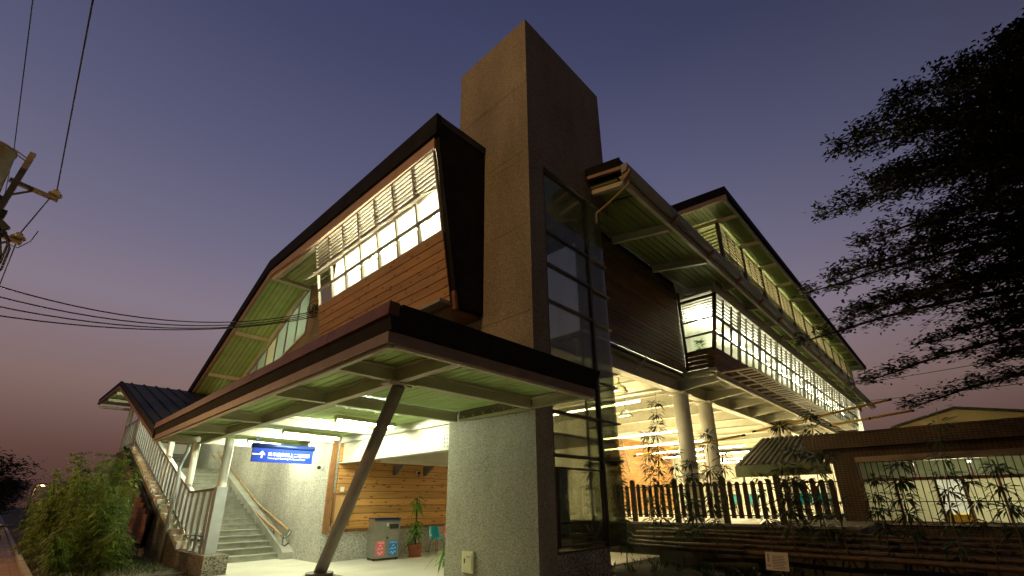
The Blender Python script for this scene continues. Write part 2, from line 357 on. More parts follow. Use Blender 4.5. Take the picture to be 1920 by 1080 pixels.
def deck(mb, gap, x0, x1, y0, y1, z, step=.3, along='y', sl=lambda x, y: 0, t=.02, g=.025):
    """profiled metal sheets laid side by side, dark backing above"""
    a, b = (x0, x1) if along == 'y' else (y0, y1); n = max(1, round((b-a)/step)); w = (b-a)/n
    for i in range(n):
        p, q = a+i*w+g/2, a+(i+1)*w-g/2
        X0, X1, Y0, Y1 = (p, q, y0, y1) if along == 'y' else (x0, x1, p, q)
        # a shallow rib in the middle third of each sheet
        def strip(u0, u1, dz):
            xa, xb, ya, yb = (u0, u1, Y0, Y1) if along == 'y' else (X0, X1, u0, u1)
            c = [(xa, ya), (xb, ya), (xb, yb), (xa, yb)]
            mb.hexa([(x, y, z+dz+sl(x, y)) for x, y in c]+[(x, y, z+.03+sl(x, y)) for x, y in c])
        h = (q-p)
        strip(p, p+h*.47, 0); strip(p+h*.53, q, 0)
    c = [(x0, y0), (x1, y0), (x1, y1), (x0, y1)]
    gap.hexa([(x, y, z+.034+sl(x, y)) for x, y in c]+[(x, y, z+.07+sl(x, y)) for x, y in c])
def planks(mb, P, L, H, ph, t, gap=.012, maxlen=3.6):
    """P(u, v, d) -> point; boards run along u, stacked in v, thickness d"""
    n = round(H/ph); h = H/n
    for i in range(n):
        u = -random.uniform(0, maxlen*.7)
        while u < L:
            e = min(L, u+maxlen); s0 = max(0, u)
            if e-s0 > .02:
                v0, v1 = i*h+gap, (i+1)*h
                mb.hexa([P(s0+.002, v0, 0), P(e-.002, v0, 0), P(e-.002, v0, t), P(s0+.002, v0, t), P(s0+.002, v1, 0), P(e-.002, v1, 0), P(e-.002, v1, t*.75), P(s0+.002, v1, t*.75)])
            u += maxlen
# ------------------------------------------------------------------ ground
g = MB().add([(-400, -400, -.02), (600, -400, -.02), (600, 900, -.02), (-400, 900, -.02)], [(0, 1, 2, 3)]).build('ground', GROUND, rec=False); kind(g)
kind(MB().box(2.2, 6.39, -1.5, 12.6, -.08, 0).box(6.394, 13.3, 6.7, 12.6, -.08, 0).box(3.955, 13.3, 12.604, 15.4, -.08, 0).build('hall_floor', FLOOR))
kind(MB().add([(-3.2, -5, -.004), (.78, -5, -.004), (.78, 120, -.004), (-3.2, 120, -.004)], [(0, 1, 2, 3)]).build('path', PAVE, rec=False))
kind(MB().box(.78, .90, -5, 120, -.05, .07).build('kerb', CONC))
kind(MB().box(13.75, 62, 2.0, 15.5, -.1, .80).build('platform', CONCD))
kind(MB().box(14.1, 62, 4.2, 15.5, .802, .86).build('platform_paving', FLOOR))
kind(MB().box(13.75, 14.096, 2.0, 15.5, .802, .86).build('platform_kerb', CONC))
kind(MB().box(2.0, 3.4, 13.5, 18, -.015, .03).build('side_paving', CONCD))
# ------------------------------------------------------------------ lift tower
def tower():
    t = thing('elevator_tower', 'tall square pebble-rendered concrete lift tower with a glazed side, highest block of the station', 'tower', (8, 6.6, 0))
    X0, X1, Y0, Y1, ZT, ZG = 6.4, 9.72, 5.43, 7.9, 13.2, 8.9
    def blocks(x0, x1, y0, y1, zs):
        m = MB()
        for a, b in zip(zs[:-1], zs[1:]): m.box(x0, x1, y0, y1, a+.004, b-.004)
        m.box(x0+.012, x1-.012, y0+.012, y1-.012, zs[0]+.01, zs[-1]-.02); return m
    lo = [-.2, 1.142, 2.134, 3.13, 5.1, 7.15, ZG]
    blocks(X0, 6.9, Y0, Y1, lo).build('pier', PEBT, t)
    blocks(X0, X1, Y0, Y1, [ZG, 9.1, 11.1, ZT]).build('upper_shaft', PEBT, t)
    MB().box(6.902, 8.62, Y0+.02, Y0+.3, -.2, .6).build('plinth', PEB, t)
    MB().box(6.902, 8.9, 7.3, Y1-.003, -.2, ZG-.004).build('back_wall', CONC, t)
    # glazing of the shaft
    fr = MB(); xs = (6.9, 8.62)
    for x in xs: fr.box(x, x+.07, 5.46, 5.56, .6, ZG-.01)
    zs = [.6, 2.32, 3.15, 3.99, 5.51, 6.39, 7.22, ZG-.06]
    for z in zs: fr.box(6.972, 8.618, 5.47, 5.55, z-.03, z+.03)
    fr.build('window_frame', FRAMED, t)
    for a, b in zip(zs[:-1], zs[1:]):
        MB().box(6.97, 8.62, 5.50, 5.512, a+.03, b-.03).build('glass_pane', GLASSD, t)
    # glass return beyond the mullion, with transoms that wrap the corner
    zr = [.6, 2.32, 3.15, 4.0, 5.47, 6.34, 7.2, ZG-.01]
    for a, b in zip(zr[:-1], zr[1:]):
        MB().box(8.69, 9.40, 5.50, 5.512, a+.005, b-.005).box(9.388, 9.40, 5.514, 6.34, a+.005, b-.005).build('corner_pane', GLASSW, t)
    for z in zr[1:-1]:
        m = MB().box(8.69, 9.46, 5.44, 5.496, z-.018, z+.018).box(9.404, 9.46, 5.498, 6.34, z-.018, z+.018); m.build('transom', TRIM if z > 4.5 else FRAMED, t)
    MB().box(9.404, 9.44, 6.30, 6.36, .5, ZG-.01).build('corner_post', FRAME, t)
    # inside the shaft: guide rails, car, low window with a lit lining
    m = MB()
    for x in (7.35, 8.15): m.box(x, x+.07, 7.1, 7.2, .2, ZG-.1)
    for z in (1.5, 3.0, 4.5, 6.0, 7.5): m.box(7.2, 8.4, 7.2, 7.28, z, z+.1)
    m.build('guide_rail', GREY, t)
    MB().box(6.905, 6.93, 5.60, 5.64, .8, 8.6).build('shaft_fill', glow('shaft_fill', (.95, 1, .72), 9.0), t)  # added glowing strip behind the mullion, brightens the dim shaft
    m = MB().box(7.3, 7.55, 6.6, 6.9, 8.1, 8.4).box(7.34, 7.5, 6.9, 7.2, 8.2, 8.3); m.build('pulley_bracket', GREYD, t)
    f = MB().box(7.015, 7.05, 5.44, 5.495, .7, 2.10).box(8.5, 8.535, 5.44, 5.495, .7, 2.10).box(7.051, 8.499, 5.44, 5.495, .7, .735).box(7.051, 8.499, 5.44, 5.495, 2.065, 2.10).build('low_window', FRAMED, t)
    MB().box(7.05, 8.5, 6.3, 6.36, .62, 2.2).build('lift_lining', mat('pale_lining', (.55, .60, .58), .5, .15, 2), t)
    m = MB().tube((7.0, 5.9, 1.08), (8.55, 5.9, 1.08), .022).tube((7.0, 5.9, .86), (8.55, 5.9, .86), .022); m.build('grab_rail', CHROME, t)
    return t
tower()
# grey enamel distribution box low on the pillar
def panel_box():
    t = thing('electrical_box', 'cream enamel electrical box low on the lit face of the big pebble-dash pillar', 'electrical box', (6.4, 7.18, .2))
    b = MB().box(6.36, 6.398, 7.01, 7.34, .235, .61).build('box_body', CREAM, t, bevel=.006)
    MB().box(6.352, 6.3595, 7.05, 7.30, .28, .57).build('door', CREAM, t)
    MB().box(6.345, 6.3515, 7.24, 7.262, .40, .48).build('latch', BLACK, t)
    MB().box(6.349, 6.3515, 7.09, 7.19, .50, .53).build('nameplate', GREY, t)
panel_box()

# ------------------------------------------------------------------ gallery wing (upper left block)
def gallery():
    t = thing('gallery_wing', 'upper storey left of the tower, outward-leaning lit windows over cedar boards, long dark roof', 'building', (6, 10, 5))
    xg = lambda z: 4.9+(9.35-z)*.1813
    YA, YB = 7.0, 12.95
    m = MB(); planks(m, lambda u, v, d: (xg(5.42+v)-d, YA+u, 5.42+v), YB-YA, 7.08-5.42, .208, .03); m.build('cedar_cladding', WOODY, t)
    MB().prism([(xg(5.42)+.01, YA, 5.42), (xg(7.08)+.01, YA, 7.08), (xg(7.08)+.12, YA, 7.08), (xg(5.42)+.12, YA, 5.42)], (0, YB-YA, 0)).build('wall_core', BLACK, t)
    MB().box(5.6, 10.4, YA, 13.2, 5.30, 5.40).build('soffit', TRIMW, t)
    # dark end panel facing the street corner
    MB().prism([(4.93, 6.86, 9.98), (6.4, 6.86, 9.98), (6.4, 6.86, 5.42), (5.66, 6.86, 5.36), (4.98, 6.86, 9.2)], (0, .138, 0)).build('end_panel', FASC, t)
    MB().prism([(5.60, 6.84, 5.30), (5.67, 6.84, 5.30), (5.60, 6.84, 5.7), (5.545, 6.84, 5.7)], (0, .10, 0)).build('end_trim', TRIMW, t)
    # roof
    top = [(6.84, 9.97), (16.85, 10.04), (25.5, 6.38)]
    up = lambda dz: [(4.9, y, z+dz) for y, z in top]
    m = MB().prism([(4.86, y, z) for y, z in top]+[(4.86, y, z) for y, z in [(25.45, 6.10), (16.8, 9.62), (6.84, 9.40)]], (.13, 0, 0)); m.build('fascia', FASC, t)
    m = MB().prism([(4.992, y, z-.02) for y, z in top]+[(4.992, y, z-.22) for y, z in top[::-1]], (6.4, 0, 0)); m.build('roof', ROOFM, t)
    m = MB().prism([(4.93, y, z) for y, z in [(6.998, 9.41), (16.8, 9.60), (25.4, 6.09), (25.4, 6.0), (16.75, 9.42), (13.0, 9.2), (6.998, 9.10)]], (.10, 0, 0)); m.build('eave_trim', TRIM, t)
    d = MB(); g = MB(); deck(d, g, 5.04, 6.4, 12.96, 16.7, 9.45, .34, 'y', lambda x, y: 0)
    deck(d, g, 5.04, 6.42, 16.9, 25.3, 9.52, .34, 'y', lambda x, y: -.425*(y-16.9)); d.build('soffit_deck', GREEN, t); g.build('deck_backing', BLACK, t)
    MB().box(5.032, 5.16, 12.97, 16.68, 9.22, 9.445).build('eave_beam', STEEL, t)
    for y, w in ((16.8, .22), (20.1, .10), (22.9, .10)):
        z = 9.44-.425*max(0, y-16.9); MB().box(5.032, 6.39, y-w/2, y+w/2, z-.10, z+.05).build('cross_beam', STEEL, t)
    MB().bar((6.36, 16.9, 9.36), (6.36, 25, 5.92), .12, .16).build('wall_plate', STEEL, t)
    # windows: seven bays
    n = 7; w = (YB-YA)/n
    Z0, Z1, Z2, Z3 = 7.08, 7.62, 8.14, 9.06
    def slab(y0, y1, z0, z1, o0, o1): return [(xg(z0)+o0, y0, z0), (xg(z0)+o0, y1, z0), (xg(z0)+o1, y1, z0), (xg(z0)+o1, y0, z0), (xg(z1)+o0, y0, z1), (xg(z1)+o0, y1, z1), (xg(z1)+o1, y1, z1), (xg(z1)+o1, y0, z1)]
    for i in range(n):
        a, b = YA+i*w, YA+(i+1)*w
        f = MB()
        f.hexa(slab(a, a+.035, Z0, Z3, -.03, .05)); f.hexa(slab(b-.035, b, Z0, Z3, -.03, .05))
        for z in (Z0, Z1-.025, Z2-.03, Z3-.04): f.hexa(slab(a+.036, b-.036, z, z+.05, -.025, .045))
        wi = f.build('window', FRAME, t)
        MB().hexa(slab(a+.036, b-.036, Z0+.051, Z1-.026, .005, .013)).build('pane', GLASSC, wi)
        # louvre
        lv = MB()
        for k in range(8):
            z = Z2+.05+k*(Z3-Z2-.1)/8
            lv.hexa([(xg(z)-.02, a+.036, z), (xg(z)-.02, b-.036, z), (xg(z)+.045, b-.036, z+.012), (xg(z)+.045, a+.036, z+.012), (xg(z)-.02, a+.036, z+.042), (xg(z)-.02, b-.036, z+.042), (xg(z)+.045, b-.036, z+.052), (xg(z)+.045, a+.036, z+.052)])
        lv.build('louver_panel', LOUV, wi)
        # awning sash pushed open
        hx, hz = xg(Z2)-.035, Z2-.02; L = .56; an = R(46); ex, ez = hx-L*math.sin(an), hz-L*math.cos(an)
        sa = MB()
        for yy in (a+.05, b-.09): sa.bar((hx, yy+.02, hz), (ex, yy+.02, ez), .035, .03)
        sa.bar((ex, a+.05, ez), (ex, b-.05, ez), .03, .035); so = sa.build('awning_sash', FRAME, wi)
        MB().hexa([(hx, a+.07, hz), (hx, b-.07, hz), (ex, b-.07, ez), (ex, a+.07, ez), (hx-.008, a+.07, hz-.004), (hx-.008, b-.07, hz-.004), (ex-.008, b-.07, ez-.004), (ex-.008, a+.07, ez-.004)]).build('awning_pane', AWN, wi)
    # interior
    MB().box(5.3, 10.2, 7.0, 13.0, 5.42, 5.5).build('inner_floor', CONC, t)
    MB().box(8.8, 8.9, 7.95, 13.0, 5.5, 9.25).build('inner_wall', WHITE, t)
    MB().box(5.62, 8.79, 12.86, 12.93, 5.51, 9.29).build('inner_end_wall', WHITE, t)
    MB().box(5.02, 10, 7.0, 12.9, 9.30, 9.38).build('inner_ceiling', WHITE, t)
    for y in (7.8, 9.3, 10.8, 12.2):
        MB().box(6.0, 6.06, y-.6, y+.6, 8.45, 8.50).box(7.4, 7.46, y-.6, y+.6, 8.45, 8.50).build('ceiling_lamp', TUBEG, t)
    MB().tube((5.42, 7.12, 7.98), (5.42, 7.32, 7.98), .05).build('spot_lamp', TUBEG, t)
    # flank wall of the upper stair
    MB().box(6.40, 6.7, 13.02, 16.5, 3.4, 9.39).build('flank_wall', PEBT, t)
    def sill(y): return 7.39-.25*(y-16.6) if y < 19.2 else 6.74-.10*(y-19.2)
    tp = lambda y: 9.40-.425*(y-16.9)
    MB().prism([(6.40, 16.51, 3.4)]+[(6.40, y, sill(y)) for y in (16.51, 19.2, 23.4, 24.6)]+[(6.40, 24.6, 3.4)], (.25, 0, 0)).build('lower_flank_wall', PEBT, t)
    MB().prism([(6.34, y, sill(y)+.003) for y in (16.5, 19.2, 23.2)]+[(6.34, y, sill(y)+.09) for y in (23.2, 19.2, 16.5)], (.2, 0, 0)).build('sill', STEEL, t)
    ys = [16.5+i*.95 for i in range(8)]
    for a, b in zip(ys[:-1], ys[1:]):
        z0, z1 = sill(a)+.09, sill(b)+.09; t0, t1 = tp(a)-.16, tp(b)-.16
        if t1-z1 < .05: continue
        f = MB().hexa([(6.38, a, z0), (6.38, a+.06, z0), (6.48, a+.06, z0), (6.48, a, z0), (6.38, a, t0), (6.38, a+.06, t0), (6.48, a+.06, t0), (6.48, a, t0)])
        f.bar((6.43, a, t0+.03), (6.43, b, t1+.03), .09, .06)
        wi = f.build('stair_window', FRAME, t)
        MB().hexa([(6.42, a+.06, z0), (6.42, b, z1), (6.43, b, z1), (6.43, a+.06, z0), (6.42, a+.06, t0), (6.42, b, t1), (6.43, b, t1), (6.43, a+.06, t0)]).build('pane', FROSTB if int(a*7) % 3 else FROST, wi)
    MB().box(8.4, 8.5, 13, 25, 5.0, 9.2).build('stairwell_wall', WHITE, t)
    for y in (15.5, 17.5, 19.5): MB().box(7.4, 7.45, y-.6, y+.6, 8.3-.42*(y-15.5), 8.36-.42*(y-15.5)).build('stair_lamp', TUBER, t)
    # steel transfer girder under the wing, bolted end plate by the tower
    MB().ibeam((6.56, 7.92, 2.87), (6.56, 12.88, 2.87), .22, .6).build('girder', STEEL, t)
    m = MB().box(6.525, 6.545, 7.94, 8.3, 2.62, 3.12)
    for i in range(3):
        for j in range(6): m.lathe((0, 0, 0), [(.0, 0)], 3) if False else m.tube((6.53, 8.0+i*.11, 2.66+j*.08), (6.505, 8.0+i*.11, 2.66+j*.08), .022, n=6)
    m.build('bolt_plate', STEEL, t)
    MB().box(6.70, 13.2, 7.92, 12.88, 3.22, 3.30).box(6.452, 6.699, 7.92, 12.88, 3.175, 3.40).build('hall_ceiling', WHITE, t)
    m = MB().box(7.3, 10.4, 12.05, 12.32, 2.60, 2.70)
    m.build('pelmet_beam', STEEL, t)
    for x in (8.25, 9.4): MB().prism([(x, 12.35, 2.6), (x, 12.88, 2.6), (x, 12.88, 2.3), (x, 12.75, 2.3)], (.06, 0, 0)).build('bracket', GREYD, t)
    MB().box(7.2, 10.4, 12.3, 12.88, 2.705, 3.2).build('bulkhead', WHITE, t)
gallery()

# ------------------------------------------------------------------ walls of the entrance hall
def stair_wall():
    m = MB(); zs = [-.1, 1.08, 2.1, 3.2, 5.29]
    for a, b in zip(zs[:-1], zs[1:]): m.box(6.2, 6.45, 12.9, 29.5, a+.006, b-.006)
    m.box(6.21, 6.44, 12.91, 29.49, -.1, 5.28)
    tag(m.build('concrete_wall', PEBW), 'brightly lit pebble-dash wall rising beside the staircase behind the blue sign', 'wall')
stair_wall()
def timber_wall():
    t = thing('timber_wall', 'knotty orange cedar board wall above a pebble dado at the back of the lit hall', 'wall', (9, 12.9, 0))
    MB().box(6.452, 13.3, 12.9, 13.1, -.1, .76).build('dado', PEBW, t)
    m = MB(); planks(m, lambda u, v, d: (6.47+u, 12.93-d, .8+v), 6.8, 2.44, .203, .03, .012, 4.2); m.build('boarding', WOODX, t)
    MB().box(6.452, 13.3, 12.935, 13.1, .765, 3.3).build('backing', BLACK, t)
    MB().box(6.18, 6.35, 12.84, 12.898, .74, 3.2).box(6.352, 13.3, 12.86, 12.898, .74, .80).build('frame', TRIMW, t)
timber_wall()
def notice_board():
    t = thing('notice_board', 'plain wooden board panel in a dark frame on the cedar wall beside the leaning column', 'board', (6.55, 12.85, 1.3))
    m = MB(); 
    for a in ((6.38, 6.90, .90, .95), (6.38, 6.90, 1.72, 1.77), (6.38, 6.43, .952, 1.718), (6.85, 6.90, .952, 1.718)): m.box(a[0], a[1], 12.80, 12.858, a[2], a[3])
    m.build('frame', TRIMW, t); MB().box(6.432, 6.848, 12.825, 12.858, .952, 1.718).build('panel', wood('plywood', (.62, .36, .15), (.5, .28, .1), 'z', .05), t)
notice_board()
tag(MB().box(6.56, 6.68, 12.845, 12.858, 1.80, 1.93).build('paper_note', PAPER), 'small square white paper note above the wooden board panel', 'note')
def seccam(label, loc, d):
    t = thing('security_camera', label, 'security camera', loc, 'security cameras in the hall')
    v = Vector(loc); d = Vector(d).normalized()
    MB().tube(v, v+d*.04, .06, n=14).build('base', SIGNW, t)
    m = MB().lathe(v+d*.1-Vector((0, 0, .05)), [(.005, 0), (.04, .012), (.055, .05), (.04, .088), (.005, .1)], 14); m.build('dome', BLACK, t)
seccam('small round security camera on the brightly lit concrete wall right of the blue sign', (6.197, 13.35, 2.48), (-1, 0, -.1))
seccam('small round security camera on the shaded cedar boards under the pelmet', (9.15, 12.86, 2.40), (0, -1, -.1))

# ------------------------------------------------------------------ entrance canopy
def canopy():
    t = thing('entrance_canopy', 'low flat canopy with dark fascia and green metal underside on a leaning column', 'canopy', (3.6, 7, 0))
    x0, x1, y0, y1 = 2.5, 6.39, 4.12, 15.35
    d = MB(); g = MB(); deck(d, g, 2.56, 6.36, y0+.06, 7.88, 3.33, .32, 'y'); deck(d, g, 2.56, 6.44, 7.9, 12.88, 3.33, .32, 'y'); deck(d, g, 2.56, 6.18, 12.9, y1-.06, 3.33, .32, 'y')
    d.build('soffit_deck', GREEN, t); g.build('deck_backing', BLACK, t)
    MB().box(2.55, 6.38, y0+.05, 7.9, 3.41, 3.50).box(2.55, 6.5, 7.9, 12.9, 3.41, 3.50).box(2.55, 6.18, 12.9, y1-.05, 3.41, 3.50).build('roof_slab', ROOFM, t)
    # fascia in short metal lengths
    m = MB(); c = MB(); n = 8
    for i in range(n):
        a, b = y0-.06+i*(y1-y0+.06)/n, y0-.06+(i+1)*(y1-y0+.06)/n
        m.hexa([(2.46, a+.004, 3.25), (2.46, b-.004, 3.25), (2.54, b-.004, 3.25), (2.54, a+.004, 3.25), (2.43, a+.004, 3.41), (2.43, b-.004, 3.41), (2.54, b-.004, 3.41), (2.54, a+.004, 3.41)])
        c.hexa([(2.40, a+.004, 3.415), (2.40, b-.004, 3.415), (2.54, b-.004, 3.415), (2.54, a+.004, 3.415), (2.415, a+.004, 3.57), (2.415, b-.004, 3.57), (2.54, b-.004, 3.57), (2.54, a+.004, 3.57)])
    m.build('long_fascia', FASC, t); c.build('drip_edge', TRIMO, t)  # upper strip tilted to catch the street lamp
    m = MB()
    for i in range(3):
        a, b = 2.545+i*1.285+.004, 2.545+(i+1)*1.285-.004
        m.hexa([(a, 4.13, 3.25), (b, 4.13, 3.25), (b, 4.21, 3.25), (a, 4.21, 3.25), (a, 4.02, 3.55), (b+(.08 if i == 2 else 0), 4.02, 3.55), (b+(.08 if i == 2 else 0), 4.21, 3.57), (a, 4.21, 3.57)])
    m.build('front_fascia', FASC, t)
    MB().box(2.46, 2.53, y0, y1, 3.12, 3.246).box(2.531, 6.40, y0, y0+.07, 3.12, 3.246).build('edge_trim', TRIMC, t)
    MB().box(2.50, 2.56, y0+.075, y1, 3.085, 3.118).box(2.561, 6.40, y0+.03, y0+.09, 3.085, 3.118).build('edge_flange', STEEL, t)
    for y in (5.52, 7.62, 10.55, 12.8):
        MB().ibeam((2.54, y, 3.21), (3.44, y, 3.21), .11, .2).build('cross_beam', STEEL, t)
        MB().ibeam((3.56, y, 3.21), (6.38 if y < 12 else 6.18, y, 3.21), .11, .2).build('cross_beam', STEEL, t)
    MB().ibeam((2.54, y1-.06, 3.21), (6.18, y1-.06, 3.21), .11, .2).build('end_beam', STEEL, t)
    MB().ibeam((3.5, y0+.08, 3.205), (3.5, y1-.13, 3.205), .12, .22).build('main_beam', STEEL, t)
    MB().ibeam((6.33, y0+.1, 3.20), (6.33, 5.42, 3.20), .1, .2).box(6.34, 6.396, 5.58, 7.55, 3.1, 3.16).build('side_beam', STEEL, t)
    m = MB()
    for y in (5.7, 5.95, 6.2, 6.5, 6.8, 7.1, 7.4): m.tube((6.392, y, 3.20), (6.36, y, 3.20), .025, n=6)
    m.build('wall_bolts', STEEL, t)
    # leaning column with its head plate, base plate and pedestal
    c = MB().tube((3.52, 5.5, 3.06), (3.57, 7.36, .50), .09, n=20).build('leaning_column', LEAN, t)
    m = MB().box(3.3, 3.74, 5.38, 5.64, 3.07, 3.098)
    for dx in (-.16, -.11, .11, .16): m.tube((3.52+dx, 5.45, 3.07), (3.52+dx, 5.45, 3.045), .02, n=6)
    m.build('head_plate', STEEL, c)
    MB().tube((3.57, 7.36, .46), (3.57, 7.36, .52), .2, n=20).build('base_plate', GREYD, c)
    MB().box(3.3, 3.85, 7.1, 7.65, -.1, .458).build('pedestal', PEB, t)
    # upright column at the stair foot
    c = MB().tube((3.72, 13.4, .4), (3.72, 13.4, 3.09), .105, n=20).build('upright_column', COLW, t)
    MB().box(3.6, 3.72+.12, 13.28, 13.52, .395, 1.9).build('column_sleeve', GREY, c)
    MB().path([(3.4, 15.9, 3.2), (3.4, 15.95, 2.95), (3.4, 16.3, 2.72), (3.4, 16.5, 2.55), (3.4, 16.35, 2.2), (3.4, 16.45, 1.2), (3.4, 16.4, -.02)], .05, 10).build('downpipe', GREY, t)
canopy()
# lamps under the canopy: ordinary twin battens
def canopy_lamp(label, x0, x1, y, ya):
    t = thing('batten_lamp', label, 'lamp', ((x0+x1)/2, y, 3.2), 'fluorescent batten lamps under the canopy')
    MB().hexa([(x0, y-.11, 3.172), (x1, ya-.11, 3.172), (x1, ya+.11, 3.172), (x0, y+.11, 3.172), (x0, y-.04, 3.27), (x1, ya-.04, 3.27), (x1, ya+.04, 3.27), (x0, y+.04, 3.27)]).build('housing', HOUS, t)
    MB().tube((x0+.04, y, 3.15), (x1-.04, ya, 3.15), .021, n=8).build('tube', TUBE, t)
    MB().box(x0, x0+.03, y-.035, y+.035, 3.115, 3.171).box(x1-.03, x1, ya-.035, ya+.035, 3.115, 3.171).build('lamp_holder', HOUS, t)
canopy_lamp('lit fluorescent batten on the green ceiling, nearest of three, behind the leaning column', 4.5, 6.0, 9.35, 9.45)
canopy_lamp('lit fluorescent batten on the green ceiling, middle of three, above the blue sign', 4.48, 6.0, 12.05, 12.15)
canopy_lamp('lit fluorescent batten on the green ceiling, farthest of three, nearest the stairs', 4.45, 6.0, 14.45, 14.75)

def stair_lamp(label, y, z):  # assumed lamps hidden by the roof, added to brighten railing and stair
    t = thing('batten_lamp', label, 'lamp', (4.8, y, z), 'fluorescent batten lamps under the canopy')
    MB().box(4.2, 5.4, y-.03, y+.03, z+.04, z+.10).build('housing', HOUS, t); MB().tube((4.24, y, z), (5.36, y, z), .024, n=8).build('tube', TUBE, t)
stair_lamp('assumed fluorescent batten hidden under the sloping stair roof, lower of two', 18.6, 3.95)
stair_lamp('assumed fluorescent batten hidden under the sloping stair roof, upper of two', 23.2, 5.35)
# hanging direction sign
def sign():
    y = 12.8
    t = thing('hanging_sign', 'blue hanging sign with white arrow and lettering pointing up the stairs', 'sign', (4.8, y, 2.5))
    xa, xb, za, zb = 4.09, 5.62, 2.50, 2.84
    MB().box(xa, xb, y-.03, y+.03, za, zb).build('panel', BLUE, t)
    MB().path([(xa-.03, y, zb+.065), (xb+.03, y, zb+.065)], .068, 14).build('top_roll', NAVY, t)
    for x in (xa+.09, xb-.07): MB().box(x-.025, x+.025, y-.02, y+.02, zb+.12, 3.106).build('hanger', NAVY, t)
    M = lambda x, z: Matrix(((1, 0, 0, x), (0, 0, -1, y-.031), (0, 1, 0, z), (0, 0, 0, 1)))
    text('chinese_text', '乘車旅客請上二樓購票', .108, SIGNW, t, M(xa+.37, za+.16), .0015)
    text('english_text', 'Ticketing & Boarding To Second Floor', .062, SIGNW, t, M(xa+.37, za+.082), .0015)
    m = MB().box(xa, xa+.21, y-.034, y-.0305, za+.172, za+.202).box(xa+.21, xa+.244, y-.034, y-.0305, za+.095, za+.22)
    m.prism([(xa+.155, y-.034, za+.20), (xa+.227, y-.034, za+.275), (xa+.30, y-.034, za+.20), (xa+.30, y-.034, za+.172), (xa+.155, y-.034, za+.172)], (0, .0032, 0))
    m.build('arrow', SIGNW, t)
sign()

# recycling bin, built at the origin facing -y then placed
def recycling_bin():
    t = thing('recycling_bin', 'stainless steel two-door recycling bin with pink and blue labels by the cedar wall', 'bin')
    w, d, h = .37, .26, 1.06
    MB().prism([(-w, -d, .06), (-w, -d, .98), (-w, -d+.05, h), (-w, d, h), (-w, d, .06)], (2*w, 0, 0)).build('cabinet', STAIN, t, bevel=.008)
    MB().box(-w-.015, w+.015, -d-.02, d+.01, h+.002, h+.03).build('lid', NAVY, t)
    MB().box(-w+.01, w-.01, -d+.02, d-.02, .03, .058).build('base', BLACK, t)
    for x in (-w+.05, w-.05):
        for y in (-d+.05, d-.05): MB().tube((x, y, 0), (x, y, .03), .02).build('foot', CHROME, t)
    for k, (cx, col, s) in enumerate(((-.185, PINK, '一般垃圾'), (.185, BLUS, '資源回收'))):
        dr = MB().box(cx-.165, cx+.165, -d-.012, -d-.002, .10, .72).build('door', STAIN, t)
        MB().box(cx-.115, cx+.125, -d-.016, -d-.0125, .12, .50).build('sticker', col, dr)
        MB().box(-.03 if k == 0 else .0+.012, -.012 if k == 0 else .03, -d-.025, -d-.0125, .545, .60).build('handle', CHROME, dr)
        M = Matrix(((1, 0, 0, cx-.095), (0, 0, -1, -d-.0165), (0, 1, 0, .435), (0, 0, 0, 1)))
        text('label_text', s, .05, SIGNW, dr, M, .0008)
        m = MB()
        for (px, pz, s_) in ((0, .37, .03), (-.045, .29, .035), (.045, .30, .03), (-.04, .20, .03), (.045, .20, .035), (.0, .16, .025)):
            m.bar((cx+px-s_, -d-.0165, pz-s_*.6), (cx+px+s_*.6, -d-.0165, pz+s_), .002, .012, (1, 0, 0)); m.bar((cx+px+s_*.6, -d-.0165, pz+s_), (cx+px+s_, -d-.0165, pz-s_*.4), .002, .012, (1, 0, 0))
        m.build('recycling_icons', SIGNW, dr)
        m = MB(); a = [(cx-.11, .80), (cx+.11, .80), (cx+.13, .83), (cx+.13, .93), (cx-.13, .93), (cx-.13, .83)]
        m.prism([(x, -d-.008, z) for x, z in a], (0, .006, 0)); m.build('drop_slot' if k else 'slot_flap', BLACK if k else STAIN, t)
    MB().box(-.03, .02, -d-.012, -d-.002, .87, .96).build('small_tag', SIGNW, t)
    t.location = (7.72, 12.28, 0); t.rotation_euler[2] = R(-12)
recycling_bin()

